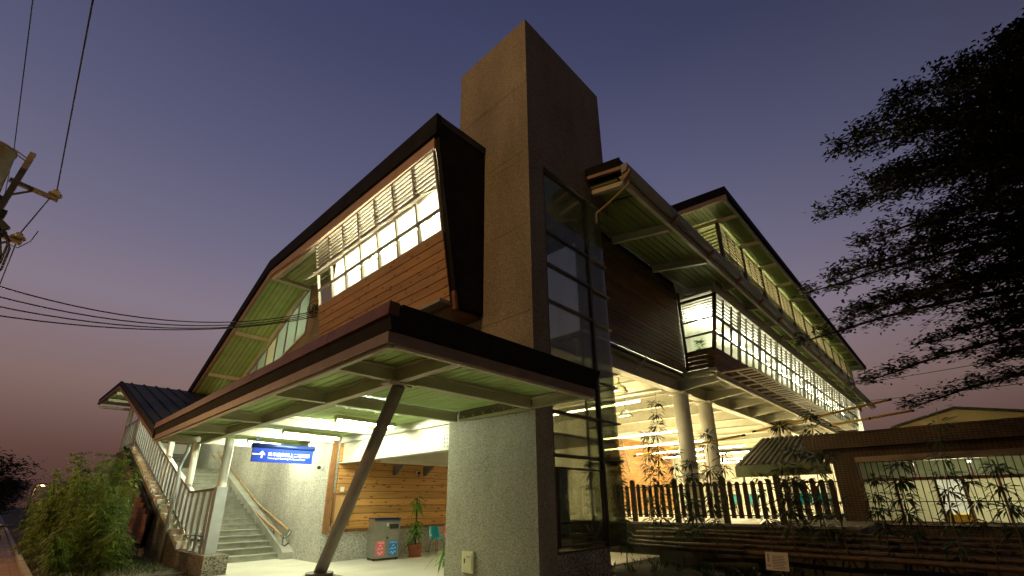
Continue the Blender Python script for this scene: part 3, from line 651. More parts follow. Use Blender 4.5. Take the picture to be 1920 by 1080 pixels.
def strap_plant(name, label, loc, heads, pot, seed, L=.34, nleaf=34):
    random.seed(seed); t = thing(name, label, 'plant', loc)
    if pot:
        MB().lathe(loc, [(.15, 0), (.17, .02), (.22, .30), (.235, .30), (.235, .35), (.20, .35), (.19, .29)], 24).build('pot', TERRA, t)
        MB().lathe((loc[0], loc[1], loc[2]), [(.185, .285), (.001, .30)], 16).build('soil', SOIL, t)
        MB().lathe(loc, [(.20, 0), (.215, .03), (.17, .03)], 20).build('saucer', TERRA, t)
    st = MB(); lf = MB()
    for hx, hy, hz in heads:
        st.path([(loc[0]+hx*.2, loc[1]+hy*.2, loc[2]+(.28 if pot else 0)), (loc[0]+hx*.6, loc[1]+hy*.6, loc[2]+hz*.6), (loc[0]+hx, loc[1]+hy, loc[2]+hz)], .018, 7)
        for i in range(nleaf):
            a = random.uniform(0, 6.283); up = random.uniform(-.1, 1.0); l = L*random.uniform(.7, 1.2)
            p = Vector((loc[0]+hx, loc[1]+hy, loc[2]+hz-random.uniform(0, .32))); d = Vector((math.cos(a), math.sin(a), up)).normalized()
            w = .05*random.uniform(.8, 1.2); side = d.cross(Vector((0, 0, 1))).normalized()
            pts = [p+d*l*s-Vector((0, 0, 1))*l*1.0*s*s*(.6+.4*(1-up)) for s in (0, .3, .6, .85, 1)]
            ws = [.3*w, w, w, .7*w, .05*w]; vs = []
            for q, ww in zip(pts, ws): vs += [q-side*ww/2, q+side*ww/2]
            lf.add(vs, [(2*j, 2*j+1, 2*j+3, 2*j+2) for j in range(4)], True)
    st.build('stem', BARK, t); lf.build('foliage', LEAFP, t, rec=False)
strap_plant('potted_plant', 'tall dracaena with two leafy heads in a terracotta pot beside the bin', (8.72, 12.15, 0), [(-.02, 0, 1.62), (.03, .03, .98), (-.05, -.02, .78)], True, 3)
strap_plant('leafy_plant', 'low broad-leaved plant peeping out behind the left edge of the pebble pillar', (6.62, 8.15, 0), [(0, 0, .62)], False, 5, .42, 26)

def chair(name, label, loc, m, rot):
    t = thing(name, label, 'chair', (0, 0, 0), 'moulded plastic chairs by the cedar wall')
    # one bent shell from seat lip to top of back
    prof = [(-.22, .40), (-.20, .42), (0, .41), (.14, .42), (.19, .47), (.22, .60), (.25, .76), (.25, .78)]
    vs = []; nx = 7
    for y, z in prof:
        for i in range(nx):
            u = -1+2*i/(nx-1); c = .05*u*u
            back = z > .46
            vs.append((u*.21*(1-.12*(z > .7)), y-(c if back else 0), z+(0 if back else c*.8)))
    fs = [(j*nx+i, j*nx+i+1, (j+1)*nx+i+1, (j+1)*nx+i) for j in range(len(prof)-1) for i in range(nx-1)]
    o = MB().add(vs, fs, True).build('shell', m, t, rec=False); s = o.modifiers.new('thick', 'SOLIDIFY'); s.thickness = .014
    b = o.modifiers.new('sub', 'SUBSURF'); b.levels = 1; b.render_levels = 1
    for x in (-.15, .15):
        for y in (-.14, .14): MB().path([(x*.6, y*.6, .405), (x*.9, y*.9, .36), (x*1.15, y*1.3, .0)], .012, 7).build('leg', CHROME, t)
    t.location = loc; t.rotation_euler[2] = R(rot)
chair('plastic_chair', 'turquoise moulded plastic chair beside the potted plant', (9.72, 12.42, 0), TEAL, 0)
chair('plastic_chair', 'orange-red moulded plastic chair half hidden by the pebble pillar', (10.32, 12.42, 0), REDP, 0)

# ------------------------------------------------------------------ staircase
def staircase():
    t = thing('staircase', 'wide concrete staircase climbing away behind the slatted railing', 'staircase', (5, 16, 0))
    N, rz, tr, ys = 19, .15, .39, 14.9
    for i in range(N):
        y = ys+i*tr; z = (i+1)*rz
        MB().box(3.953, 5.897, y, y+tr+.35, z-rz-.15 if i else -.02, z-.03).box(3.953, 5.897, y-.03, y+tr-.04, z-.028, z).build('step', STEP, t)
    ye = ys+N*tr
    MB().box(3.953, 6.195, ye-.02, 29.5, N*rz-.25, N*rz-.002).build('landing', STEP, t)
    MB().prism([(5.9, 14.55, -.02), (5.9, 14.55, .18), (5.9, 14.75, .30), (5.9, 22.4, 3.2), (5.9, 23.4, 3.2), (5.9, 23.4, -.02)], (.297, 0, 0)).build('kerb_string', CONC, t)
    poly = [(12.72, -.3), (12.72, .40), (15.25, .385), (26.6, 3.92), (30, 3.92), (30, -.3)]
    MB().prism([(3.45, y, z) for y, z in poly], (.50, 0, 0)).build('string_wall', pebble('dark_pebble', (.05, .045, .035), (.36, .34, .28), 45), t)
    m = MB(); k = 26
    for i in range(k):
        y = 15.3+i*.43; z = .385+(y-15.25)*.3115
        m.prism([(3.47, y, z+.003), (3.47, y+.02, z+.17), (3.47, y+.30, z+.20), (3.47, y+.40, z+.13)], (.42, 0, 0))
    m.build('stepped_coping', WHITE, t)
    ed = [(18.4, 1.20), (18.85, .30), (27, .30), (27, 3.86)]
    c = MB().prism([(3.36, y, z) for y, z in ed], (.07, 0, 0)).build('panel_backing', FASC, t)
    m = MB(); random.seed(4)
    z = .36
    while z < 3.7:
        ya = 18.95+max(0, (z-1.1)/.326) if z > 1.05 else 18.95-.2*(z-.3); y = ya
        while y < 26.9:
            l = random.uniform(.5, 1.0); e = min(26.95, y+l)
            if e-y > .08: m.box(3.33, 3.358, y+.006, e-.006, z, z+.165)
            y = e
        z += .175
    m.build('shingle_cladding', WOODP, t)
    m = MB().bar((3.345, 18.42, 1.24), (3.345, 27, 3.97), .05, .09).bar((3.345, 18.4, 1.26), (3.345, 18.87, .27), .05, .09); m.build('panel_trim', FASC, t)
staircase()
def railing():
    t = thing('stair_railing', 'grey steel railing of wide upright slats on the outer side of the staircase', 'railing', (3.7, 16, .4))
    top = [(13.52, 1.86), (15.85, 1.83), (27.0, 5.30)]; bot = [(13.52, .67), (15.15, .63), (27.0, 4.22)]
    def zz(p, y):
        for (a, za), (b, zb) in zip(p[:-1], p[1:]):
            if y <= b: return za+(zb-za)*(y-a)/(b-a)
        return p[-1][1]
    m = MB()
    for (a, za), (b, zb) in zip(top[:-1], top[1:]): m.bar((3.7, a, za), (3.7, b, zb), .12, .05)
    m.bar((3.7, 27, 5.3), (3.7, 31, 5.3), .12, .05); m.build('top_rail', mat('rail_top', (.16, .13, .10), .35, .2, 6), t)
    m = MB()
    for (a, za), (b, zb) in zip(bot[:-1], bot[1:]): m.bar((3.7, a, za), (3.7, b, zb), .07, .05)
    m.bar((3.7, 27, 4.22), (3.7, 31, 4.22), .07, .05); m.build('bottom_rail', GREYD, t)
    m = MB().tube((3.58, 13.6, .78), (3.58, 15.1, .74), .018).tube((3.58, 15.1, .74), (3.58, 26.9, 4.36), .018); m.build('hand_pipe', CHROME, t)
    y = 13.9
    while y < 31:
        z0 = (zz([(12.7, .40), (15.25, .385), (26.6, 3.92), (32, 3.92)], y)); z1 = zz(top, y) if y < 27 else 5.3
        MB().box(3.65, 3.70, y-.11, y-.015, z0, z1-.03).box(3.65, 3.70, y+.015, y+.11, z0, z1-.03).box(3.675, 3.69, y-.015, y+.015, z0+.02, z1-.05).build('slat', GREY, t)
        y += .55 if y < 15.3 else .50
    return t
railing()
def wall_rail():
    t = thing('wall_handrail', 'double wooden handrail with chrome end loop along the concrete wall of the stairs', 'handrail', (6.05, 15, .7))
    rm = mat('handrail_wood', (.42, .24, .11), .4, .2, 8)
    pts = [(14.9, .70), (17.6, 1.42), (21.1, 2.72), (23.5, 3.6)]
    for x, dz in ((5.96, -.10), (6.12, .06)):
        MB().path([(x, y, z+dz) for y, z in pts], .032, 8).build('rail', rm, t)
    m = MB().path([(5.96, 14.9, .60), (5.97, 14.72, .56), (6.04, 14.66, .62), (6.12, 14.72, .72), (6.12, 14.9, .76)], .03, 8)
    m.path([(5.96, 14.85, .60), (5.97, 14.8, .36), (6.03, 14.8, .34), (6.15, 14.85, .40)], .022, 8); m.build('end_loop', CHROME, t)
    m = MB()
    for y, z in ((15.6, .88), (17, 1.26), (18.6, 1.8), (20.2, 2.4)): m.tube((5.96, y, z-.09), (6.0, y, z-.35), .015).tube((6.12, y, z+.05), (6.195, y, z-.02), .015)
    m.build('rail_bracket', CHROME, t)
wall_rail()
def landing_wall():
    t = thing('landing_wall', 'white wall with ventilation grilles and a brown window band at the head of the stairs', 'wall', (7, 29.6, 2.8))
    MB().box(3.9, 10, 29.52, 29.7, 2.6, 4.5).box(3.9, 10, 29.52, 29.7, 5.2, 6.35).build('wall', WHITE, t)
    MB().box(3.9, 10, 29.5, 29.6, 4.503, 4.6).box(3.9, 10, 29.5, 29.6, 5.1, 5.197).box(6.0, 6.1, 29.5, 29.6, 4.6, 5.1).box(8.0, 8.1, 29.5, 29.6, 4.6, 5.1).build('window_frame', FRAMEB, t)
    MB().box(3.9, 10, 29.56, 29.57, 4.6, 5.1).build('pane', GLASSD, t)
    for x in (5.6, 7.0):
        m = MB()
        for k in range(6): m.box(x, x+.55, 29.47, 29.518, 3.6+k*.07, 3.64+k*.07)
        m.build('vent_grille', GREYD, t)
landing_wall()
# roof over the outer stair
def stair_roof():
    t = thing('stair_roof', 'sloping dark standing-seam metal roof over the outer flight of stairs', 'roof', (4, 20, 3.4))
    ya, za, yb, zb, yc, zc = 15.36, 3.42, 25.15, 6.46, 32.2, 6.74
    sl = (zb-za)/(yb-ya); x0, x1 = 2.44, 5.78
    MB().prism([(x0+.05, ya, za), (x0+.05, yb, zb), (x0+.05, yc, zc), (x0+.05, yc, zc-.1), (x0+.05, yb, zb-.1), (x0+.05, ya, za-.1)], (x1-x0, 0, 0)).build('sheeting', ROOFM, t)
    m = MB(); x = x0+.35
    while x < x1: m.bar((x, ya+.02, za+.022), (x, yb, zb+.022), .03, .05); m.bar((x, yb+.01, zb+.022), (x, yc, zc+.022), .03, .05); x += .43
    m.build('standing_seam', ROOFM, t)
    m = MB().prism([(x0-.02, ya-.02, za+.04), (x0-.02, yb, zb+.05), (x0-.02, yc, zc+.05), (x0-.02, yc, zc-.18), (x0-.02, yb, zb-.22), (x0-.02, ya-.02, za-.2)], (.065, 0, 0)); m.build('verge_fascia', FASC, t)
    m = MB().prism([(x0-.035, ya-.02, za-.15), (x0-.035, yb-.05, zb-.17), (x0-.035, yc, zc-.13), (x0-.035, yc, zc-.23), (x0-.035, yb-.05, zb-.27), (x0-.035, ya-.02, za-.25)], (.10, 0, 0)); m.build('verge_trim', TRIMO, t)
    d = MB(); g = MB(); deck(d, g, x0+.08, x1, yb+.05, yc-.05, zb-.17, .27, 'y', lambda x, y: .04*(y-yb)); deck(d, g, x0+.08, x1, ya+.05, yb-.05, za-.19, .27, 'y', lambda x, y: sl*(y-ya))
    d.build('soffit_deck', GREEN, t); g.build('deck_backing', BLACK, t)
    for y, z in ((yb+1.2, zb-.2), (yb+3.8, zb-.1), (yc-.1, zb+.02)): MB().box(x0+.07, x1, y-.06, y+.06, z-.14, z-.02).build('cross_beam', STEEL, t)
    for y in (17.2, 19.6, 22.0): MB().box(x0+.07, x1, y-.06, y+.06, za+sl*(y-ya)-.36, za+sl*(y-ya)-.20).build('cross_beam', STEEL, t)
    for y, zb_, zt in ((16.6, .75, za+sl*1.24-.2), (20.0, 1.8, za+sl*4.6-.2), (27.4, 3.9, zb-.1), (31, 3.9, zb+.02)): MB().tube((3.74, y, zb_), (3.74, y, zt), .095, n=16).build('column', COLW, t)
stair_roof()
# ------------------------------------------------------------------ long station hall (right)
def hall():
    t = thing('station_hall', 'long raised station hall with cedar wall, strip windows and a clerestory roof, on white columns', 'building', (20, 8, .86))
    XE = 50
    # lower roof
    sl = .2
    MB().prism([(8.78, 4.44, 9.66), (8.78, 5.425, 9.86), (8.78, 5.425, 9.70), (8.78, 4.44, 9.46)], (.94, 0, 0)).prism([(9.724, 4.44, 9.66), (9.724, 7.9, 10.36), (9.724, 7.9, 10.16), (9.724, 4.44, 9.46)], (10.2, 0, 0)).prism([(19.93, 4.44, 9.66), (19.93, 6.0, 9.97), (19.93, 6.0, 9.77), (19.93, 4.44, 9.46)], (XE+3-19.93, 0, 0)).build('roof', ROOFM, t)
    MB().prism([(8.74, 4.42, 9.68), (8.74, 5.425, 9.89), (8.74, 5.425, 9.66), (8.74, 4.42, 9.43)], (.037, 0, 0)).build('verge_fascia', FASC, t)
    MB().prism([(8.76, 4.42, 9.427), (8.76, 5.42, 9.655), (8.76, 5.42, 9.56), (8.76, 4.42, 9.33)], (.09, 0, 0)).build('verge_trim', TRIM, t)
    d = MB(); g = MB(); deck(d, g, 8.87, 9.71, 4.6, 5.42, 9.14, .25, 'y', lambda x, y: sl*(y-4.46)); deck(d, g, 9.73, XE, 4.6, 6.36, 9.10, .4, 'x', lambda x, y: sl*(y-4.46), g=.012)
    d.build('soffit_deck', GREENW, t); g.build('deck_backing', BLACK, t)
    for k in range(15):
        x = 11.55+k*2.7
        if x > XE: break
        MB().hexa([(x-.06, 4.5, 8.86), (x+.06, 4.5, 8.86), (x+.06, 6.37, 9.22), (x-.06, 6.37, 9.22), (x-.06, 4.5, 9.09), (x+.06, 4.5, 9.09), (x+.06, 6.37, 9.46), (x-.06, 6.37, 9.46)]).build('rafter', STEEL, t)
    MB().hexa([(8.95, 4.5, 9.0), (9.07, 4.5, 9.0), (9.07, 5.42, 9.19), (8.95, 5.42, 9.19), (8.95, 4.5, 9.13), (9.07, 4.5, 9.13), (9.07, 5.42, 9.32), (8.95, 5.42, 9.32)]).build('rafter', STEEL, t)
    MB().ibeam((8.8, 4.46, 9.05), (XE+2, 4.46, 9.05), .1, .2).build('eave_purlin', STEEL, t)
    MB().prism([(8.74, 4.40, 9.42), (8.74, 4.24, 9.42), (8.74, 4.22, 9.36), (8.74, 4.27, 9.22), (8.74, 4.40, 9.18)], (XE+3.2-8.74, 0, 0)).build('gutter', GREY, t)
    for k in range(-1, 15):
        x = 11.55+k*2.7; MB().prism([(x-.04, 4.43, 8.98), (x-.04, 4.2, 9.19), (x-.04, 4.2, 9.26), (x-.04, 4.43, 9.30)], (.08, 0, 0)).build('gutter_bracket', TRIM, t)
    MB().path([(8.95, 4.3, 9.2), (8.95, 4.35, 8.95), (9.0, 4.9, 8.75), (9.0, 5.35, 8.6), (9.0, 5.38, 8.3)], .028, 8).build('downpipe', TRIM, t)
    # cedar wall behind the tower
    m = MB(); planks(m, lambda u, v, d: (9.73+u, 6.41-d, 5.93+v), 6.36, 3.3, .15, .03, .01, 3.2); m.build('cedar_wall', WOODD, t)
    MB().box(9.73, 16.09, 6.415, 6.55, 5.9, 9.45).build('wall_backing', BLACK, t)
    MB().bar((9.73, 6.42, 5.88), (16.1, 6.42, 5.88), .12, .08).build('wall_shelf_angle', GREYD, t)
    # strip window bay
    yf = lambda z: 5.40-(z-5.85)*.156
    X0 = 16.1
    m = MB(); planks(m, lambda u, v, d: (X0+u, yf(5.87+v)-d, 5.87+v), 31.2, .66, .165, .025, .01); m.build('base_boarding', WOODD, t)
    m = MB(); planks(m, lambda u, v, d: (X0-d, yf(5.87+v)+.0+u, 5.87+v), 1.02, .66, .165, .025, .01); m.build('end_boarding', WOODD, t)
    MB().prism([(X0+.005, yf(5.87)+.01, 5.87), (X0+.005, yf(6.55)+.01, 6.55), (X0+.005, 5.6, 6.55), (X0+.005, 5.6, 5.87)], (31.19, 0, 0)).build('base_backing', BLACK, t)
    Z = (6.56, 7.15, 7.72, 8.56)
    def sl_(x0, x1, z0, z1, o0, o1): return [(x0, yf(z0)+o0, z0), (x1, yf(z0)+o0, z0), (x1, yf(z0)+o1, z0), (x0, yf(z0)+o1, z0), (x0, yf(z1)+o0, z1), (x1, yf(z1)+o0, z1), (x1, yf(z1)+o1, z1), (x0, yf(z1)+o1, z1)]
    for b in range(12):
        xa = X0+b*2.6; f = MB(); f.hexa(sl_(xa, xa+.10, Z[0], Z[3]+.05, -.03, .09))
        for k in (1, 2): f.hexa(sl_(xa+k*.8667-.02, xa+k*.8667+.035, Z[0], Z[3], -.01, .06))
        for z in Z[:3]: f.hexa(sl_(xa+.102, xa+2.6, z-.03, z+.03, -.012, .05))
        w = f.build('strip_window', FRAMES, t)
        MB().hexa(sl_(xa+.1, xa+2.6, Z[0]+.032, Z[2]-.032, .02, .026)).build('pane', GLASSC, w)
        lv = MB()
        for k in range(6):
            z = Z[2]+.05+k*.135; lv.hexa([(xa+.1, yf(z)-.01, z), (xa+2.6, yf(z)-.01, z), (xa+2.6, yf(z)+.06, z+.02), (xa+.1, yf(z)+.06, z+.02), (xa+.1, yf(z)-.01, z+.03), (xa+2.6, yf(z)-.01, z+.03), (xa+2.6, yf(z)+.06, z+.05), (xa+.1, yf(z)+.06, z+.05)])
        lv.build('louver_panel', LOUV, w)
    MB().hexa(sl_(X0, X0+31.2, Z[3]+.052, 9.08, .0, .1)).build('head_band', STEEL, t)
    # end window of the bay
    f = MB().box(X0-.03, X0+.05, 6.28, 6.37, 5.9, 9.0)
    for z in Z: f.box(X0-.02, X0+.04, yf(z)+.06, 6.278, z-.03, z+.03)
    w = f.build('end_window', FRAMED, t)
    MB().box(X0+.005, X0+.012, 5.24, 6.28, Z[0]+.03, Z[2]-.03).build('pane', GLASS, w)
    lv = MB()
    for k in range(8):
        z = Z[2]+.05+k*.1; lv.hexa([(X0-.03, 5.06, z), (X0-.03, 6.28, z), (X0+.03, 6.28, z+.05), (X0+.03, 5.06, z+.05), (X0-.03, 5.06, z+.012), (X0-.03, 6.28, z+.012), (X0+.03, 6.28, z+.062), (X0+.03, 5.06, z+.062)])
    lv.build('louver_panel', LOUV, w)
    # inside the upper floor
    MB().box(9.75, 16.05, 6.56, 14, 5.74, 5.86).box(16.06, XE, 5.45, 14, 5.74, 5.86).build('upper_floor', CONC, t)
    MB().box(X0+.2, XE, 9.2, 9.3, 5.87, 9.3).box(XE-.2, XE, 5.2, 9.19, 5.87, 9.3).build('inner_wall', WHITE, t)
    MB().box(X0+.06, XE-.3, 5.15, 9.2, 8.72, 8.8).build('inner_ceiling', WHITE, t)
    for k in range(9): x = 17.6+k*3.6; MB().box(x, x+2.2, 6.2, 6.28, 8.3, 8.35).build('ceiling_lamp', TUBEW, t)
    random.seed(5); lf = MB()
    for i in range(50):
        a = random.uniform(0, 6.28); lf.leaf((16.5, 5.9, 6.6+random.uniform(0, .45)), (math.cos(a), math.sin(a), .5), .28, .07)
    lf.build('indoor_plant', LEAFP, t, rec=False)
    # structure below
    MB().ibeam((9.8, 6.77, 5.42), (XE, 6.77, 5.42), .3, .56, .04, .03).build('main_girder', STEEL, t)
    for x in (16.15, 18.4, 27.9, 30.2, 40, 42.2):
        c = MB().tube((x, 6.77, .86), (x, 6.77, 5.05), .27, n=28).build('column', COLW, t)
        MB().box(x-.34, x+.34, 6.44, 7.1, 5.09, 5.135).tube((x, 6.77, 5.052), (x, 6.77, 5.088), .3, n=28).build('head_plate', STEEL, c)
    for k in range(12):
        x = 12.2+k*2.85; MB().ibeam((x, 6.93, 5.36), (x, 13.9, 5.36), .2, .5, .03).build('cross_beam', STEEL, t)
    d = MB(); g = MB(); deck(d, g, 9.75, 16.05, 6.5, 13.95, 5.66, .3, 'x'); deck(d, g, 16.06, XE, 5.5, 13.95, 5.66, .3, 'x'); d.build('floor_deck', DECKD, t); g.build('deck_backing', BLACK, t)
    for k in range(13):
        x = X0+k*2.6
        if x > XE-2: break
        MB().hexa([(x-.06, 5.2, 5.36), (x+.06, 5.2, 5.36), (x+.06, 6.75, 5.2), (x-.06, 6.75, 5.2), (x-.06, 5.2, 5.55), (x+.06, 5.2, 5.55), (x+.06, 6.75, 5.6), (x-.06, 6.75, 5.6)]).build('cantilever', STEEL, t)
        if k < 8:
            m = MB()
            for y in (4.22, 4.75, 5.28): m.bar((x+.13, y, 5.62), (x+2.53, y, 5.62), .06, .05)
            for j in range(3):
                m.bar((x+.10+j*.87, 4.2, 5.625), (x+.10+j*.87, 5.32, 5.625), .09, .045)
                m.bar((x+.52+j*.87, 4.25, 5.62), (x+.52+j*.87, 4.72, 5.62), .05, .03)
            m.build('walkway_grating', STEEL, t)
    MB().ibeam((15.6, 5.2, 5.45), (XE-4, 5.2, 5.45), .1, .18).build('edge_beam', STEEL, t)
    MB().bar((16.1, 5.35, 5.78), (16.1, 6.5, 5.72), .22, .12).build('corner_bracket', STEEL, t)
    for x in (11.0, 13.2): MB().tube((x, 6.42, 5.9), (x-.35, 6.75, 5.2), .03, n=8).build('strut', STEEL, t)
    for x, ya, yb in ((14.6, 7.6, 13.5), (17.6, 7.6, 13.6), (21.5, 7.6, 13.6), (25.2, 7.6, 13.6), (28.6, 7.6, 13.6), (33, 6, 13.6), (36, 5, 13)):
        zl = 4.75 if x < 15 else 4.0; MB().box(x-.05, x+.05, ya, yb, zl, zl+.05).build('strip_lamp', TUBEH, t)
    # back of the waiting area
    m = MB(); planks(m, lambda u, v, d: (22.5+u, 13.98-d, .9+v), 8, 4.0, .2, .03, .012); m.build('waiting_wall_boarding', WOODX, t)
    MB().box(30.6, 36, 13.9, 14.0, .86, 5.0).build('waiting_wall', WHITE, t)
    MB().box(38, 38.2, 3.0, 13.85, .86, 4.9).build('waiting_wall', WHITE, t)
    MB().box(46, 52, 13.9, 14.0, .86, 5.0).build('waiting_wall', WHITE, t)
    MB().box(36.003, 45.997, 13.86, 14.0, .86, 5.0).build('brick_wall', BRICK, t)
    MB().box(13.4, 60, 14.002, 14.2, -.1, 5.7).build('rear_wall', WHITE, t)
    m = MB().tube((24.2, 13.9, 4.7), (22.8, 13.9, 3.2), .03, n=6).tube((24.2, 13.9, 4.7), (24.7, 13.9, 3.0), .03, n=6); m.build('tie_rod', STEEL, t)
    MB().box(34.2, 35.6, 13.8, 13.89, 2.9, 3.3).build('dark_sign', GREYD, t)
    # clerestory
    MX, MY = 21.7, 6.0
    MB().prism([(19.86, 4.93, 15.22), (19.86, 12, 15.8), (19.86, 12, 15.55), (19.86, 4.93, 14.98)], (43, 0, 0)).build('upper_roof', ROOFM, t)
    MB().prism([(19.8, 4.9, 15.27), (19.8, 12, 15.85), (19.8, 12, 15.35), (19.8, 4.9, 14.84)], (.058, 0, 0)).prism([(19.86, 4.9, 15.27), (19.86, 4.9, 14.9), (19.86, 4.928, 14.9), (19.86, 4.928, 15.27)], (43, 0, 0)).build('upper_fascia', FASC, t)
    MB().prism([(19.82, 4.92, 14.835), (19.82, 12, 15.33), (19.82, 12, 15.08), (19.82, 4.92, 14.6)], (.12, 0, 0)).build('upper_verge_trim', TRIM, t)
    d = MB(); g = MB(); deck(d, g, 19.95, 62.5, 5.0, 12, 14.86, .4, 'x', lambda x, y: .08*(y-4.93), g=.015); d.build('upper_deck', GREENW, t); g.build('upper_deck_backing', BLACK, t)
    MB().bar((19.95, 5.06, 14.72), (62.6, 5.06, 14.72), .1, .16).build('upper_purlin', STEEL, t)
    for k in range(12):
        x = MX+k*3.44
        MB().box(x-.08, x+.08, MY-.05, MY+.11, 9.9, 14.7).build('post', FRAMED, t)
        MB().bar((x, 5.0, 14.68), (x, 12, 15.16), .12, .2).build('upper_beam', STEEL, t)
        if k == 11: break
        f = MB()
        for j in (1, 2): f.box(x+.08+j*1.09, x+.13+j*1.09, MY, MY+.06, 13.15, 14.62)
        f.box(x+.082, x+3.358, MY, MY+.07, 13.1, 13.15).box(x+.082, x+3.358, MY, MY+.07, 14.62, 14.68); w = f.build('clerestory_frame', FRAMED, t)
        lv = MB()
        for j in range(7):
            z = 13.2+j*.2; lv.hexa([(x+.085, MY-.02, z), (x+3.355, MY-.02, z), (x+3.355, MY+.05, z+.015), (x+.085, MY+.05, z+.015), (x+.085, MY-.02, z+.07), (x+3.355, MY-.02, z+.07), (x+3.355, MY+.05, z+.085), (x+.085, MY+.05, z+.085)])
        lv.build('louver_panel', LOUVM, w)
        MB().box(x+.085, x+3.355, MY+.03, MY+.036, 10.02, 13.09).build('pane', GLASS, w)
    lv = MB()
    for j in range(7): z = 13.2+j*.2; lv.box(MX-.03, MX+.02, MY+.12, 8.6, z, z+.08)
    w = MB().box(MX-.05, MX+.04, 7.0, 7.06, 10, 14.7).box(MX-.05, MX+.04, 8.6, 8.7, 10, 14.8).box(MX-.04, MX+.04, 6.12, 6.998, 13.1, 13.16).build('clerestory_end_frame', FRAMED, t); lv.build('louver_panel', LOUVM, w)
    MB().box(MX, 62, 11.9, 12, 9.9, 15.3).build('clerestory_rear_wall', WHITE, t)
    for k in range(6): x = MX+1.5+k*6; MB().box(x, x+4, 8.0, 8.1, 10.2, 10.25).build('uplight', TUBEM, t)
hall()
def bell_lamp(label, loc):
    t = thing('pendant_lamp', label, 'pendant lamp', loc, 'bell lamps in the hall')
    MB().lathe(loc, [(.30, 0), (.28, .05), (.24, .18), (.12, .26), (.05, .3), (.04, .36)], 22).build('shade', GLASSW, t)
    MB().tube((loc[0], loc[1], loc[2]+.36), (loc[0], loc[1], 5.66), .012).build('cord', BLACK, t)
bell_lamp('clear bell-shaped pendant lamp in the station hall, nearer the glass tower corner top', (14.0, 8.0, 5.05))
bell_lamp('clear bell-shaped pendant lamp in the station hall, lower and farther than the other', (17.5, 9.8, 4.85))

# ------------------------------------------------------------------ picket fence on the platform edge
def fence():
    t = thing('picket_fence', 'dark wooden picket fence on a low concrete kerb before the bright hall', 'fence', (13.9, 5, .86))
    x = 13.82; WD = mat('fence_wood', (.10, .06, .03), .7, .3, 8)
    n = 31
    for i in range(n):
        y = 8.35-i*.2
        tall = i % 7 == 3; h = 2.10 if tall else random.uniform(1.93, 1.98); w = .078 if tall else .060
        MB().prism([(x, y-w, 1.0 if not tall else .865), (x, y-w, h-.05), (x, y-w*.5, h), (x, y+w*.5, h), (x, y+w, h-.05), (x, y+w, 1.0 if not tall else .865)], (.03 if not tall else .07, 0, 0)).build('post' if tall else 'picket', WD, t)
    MB().box(x+.031, x+.055, 2.2, 8.5, 1.86, 1.89).box(x+.031, x+.055, 2.2, 8.5, 1.06, 1.09).build('rail', WD, t)
fence()
# ------------------------------------------------------------------ low tiled building on the right
def low_building():
    t = thing('tiled_building', 'low dark tiled building with barred lit windows behind the bamboo stems', 'building', (20, -1, 0))
    MB().box(18.3, 27, -9, 3.64, 3.02, 3.5).build('parapet', TILE, t)
    MB().box(18.62, 26.9, -8.9, 3.2, 2.62, 3.017).build('lintel', TILE, t)
    MB().box(18.6, 18.85, 2.37, 3.0, -.1, 2.617).build('pier', TILE, t)
    MB().box(18.6, 18.85, -9, -3.2, -.1, 2.617).build('pier', TILE, t)
    MB().box(18.6, 18.85, -3.197, 2.367, -.1, .72).build('sill_wall', TILE, t)
    MB().box(18.5, 18.9, -3.3, 2.45, .723, .77).build('sill', CONC, t)
    MB().box(18.45, 18.6, -3.2, 2.36, 2.56, 2.72).build('shutter_box', TRIM, t)
    f = MB(); f.box(18.66, 18.74, -3.19, 2.36, 1.97, 2.07).box(18.66, 18.74, -3.19, 2.36, .775, .83).box(18.66, 18.74, -3.19, 2.36, 2.54, 2.61)
    ys = [2.36, 1.52, .60, .02, -.72, -1.30, -2.2, -3.15]
    for y in ys: f.box(18.655, 18.745, y-.03, y+.03, .832, 1.968)
    for y in (2.33, 1.0, -.25, -1.6, -3.1): f.box(18.655, 18.745, y-.025, y+.025, 2.072, 2.538)
    wi = f.build('window', FRAMEB, t)
    for a, b in zip(ys[:-1], ys[1:]):
        MB().box(18.695, 18.70, b+.032, a-.032, .84, 1.965).build('pane', GLASSC if a == .60 else FROST, wi)
    for a, b in zip((2.3, .97, -.28, -1.63), (1.03, -.22, -1.57, -3.07)): MB().box(18.695, 18.70, b, a, 2.075, 2.535).build('upper_pane', FROSTU, wi)
    m = MB()
    y = 2.3
    while y > -3.2: m.box(18.53, 18.553, y-.011, y+.011, .78, 2.56); y -= .155
    m.box(18.536, 18.556, -3.2, 2.36, 1.36, 1.385); m.build('security_bars', BLACK, t)
    MB().box(18.86, 24, -8.8, 2.95, .3, .4).build('inner_floor', CONC, t)
    MB().box(23, 23.1, -8.8, 2.95, .4, 2.61).box(18.86, 23, 2.9, 2.98, .4, 2.61).build('inner_wall', WHITE, t)
    for y in (.1, -2.9): MB().box(20.2, 20.25, y-.6, y+.6, 2.5, 2.54).build('ceiling_lamp', glow('room_lamp', (1, 1, .74), 230), t)
    MB().box(19.6, 20.6, -.2, .8, .95, 1.0).box(19.7, 20.5, -.1, .7, .4, .95).build('yellow_counter', YELL, t)
low_building()
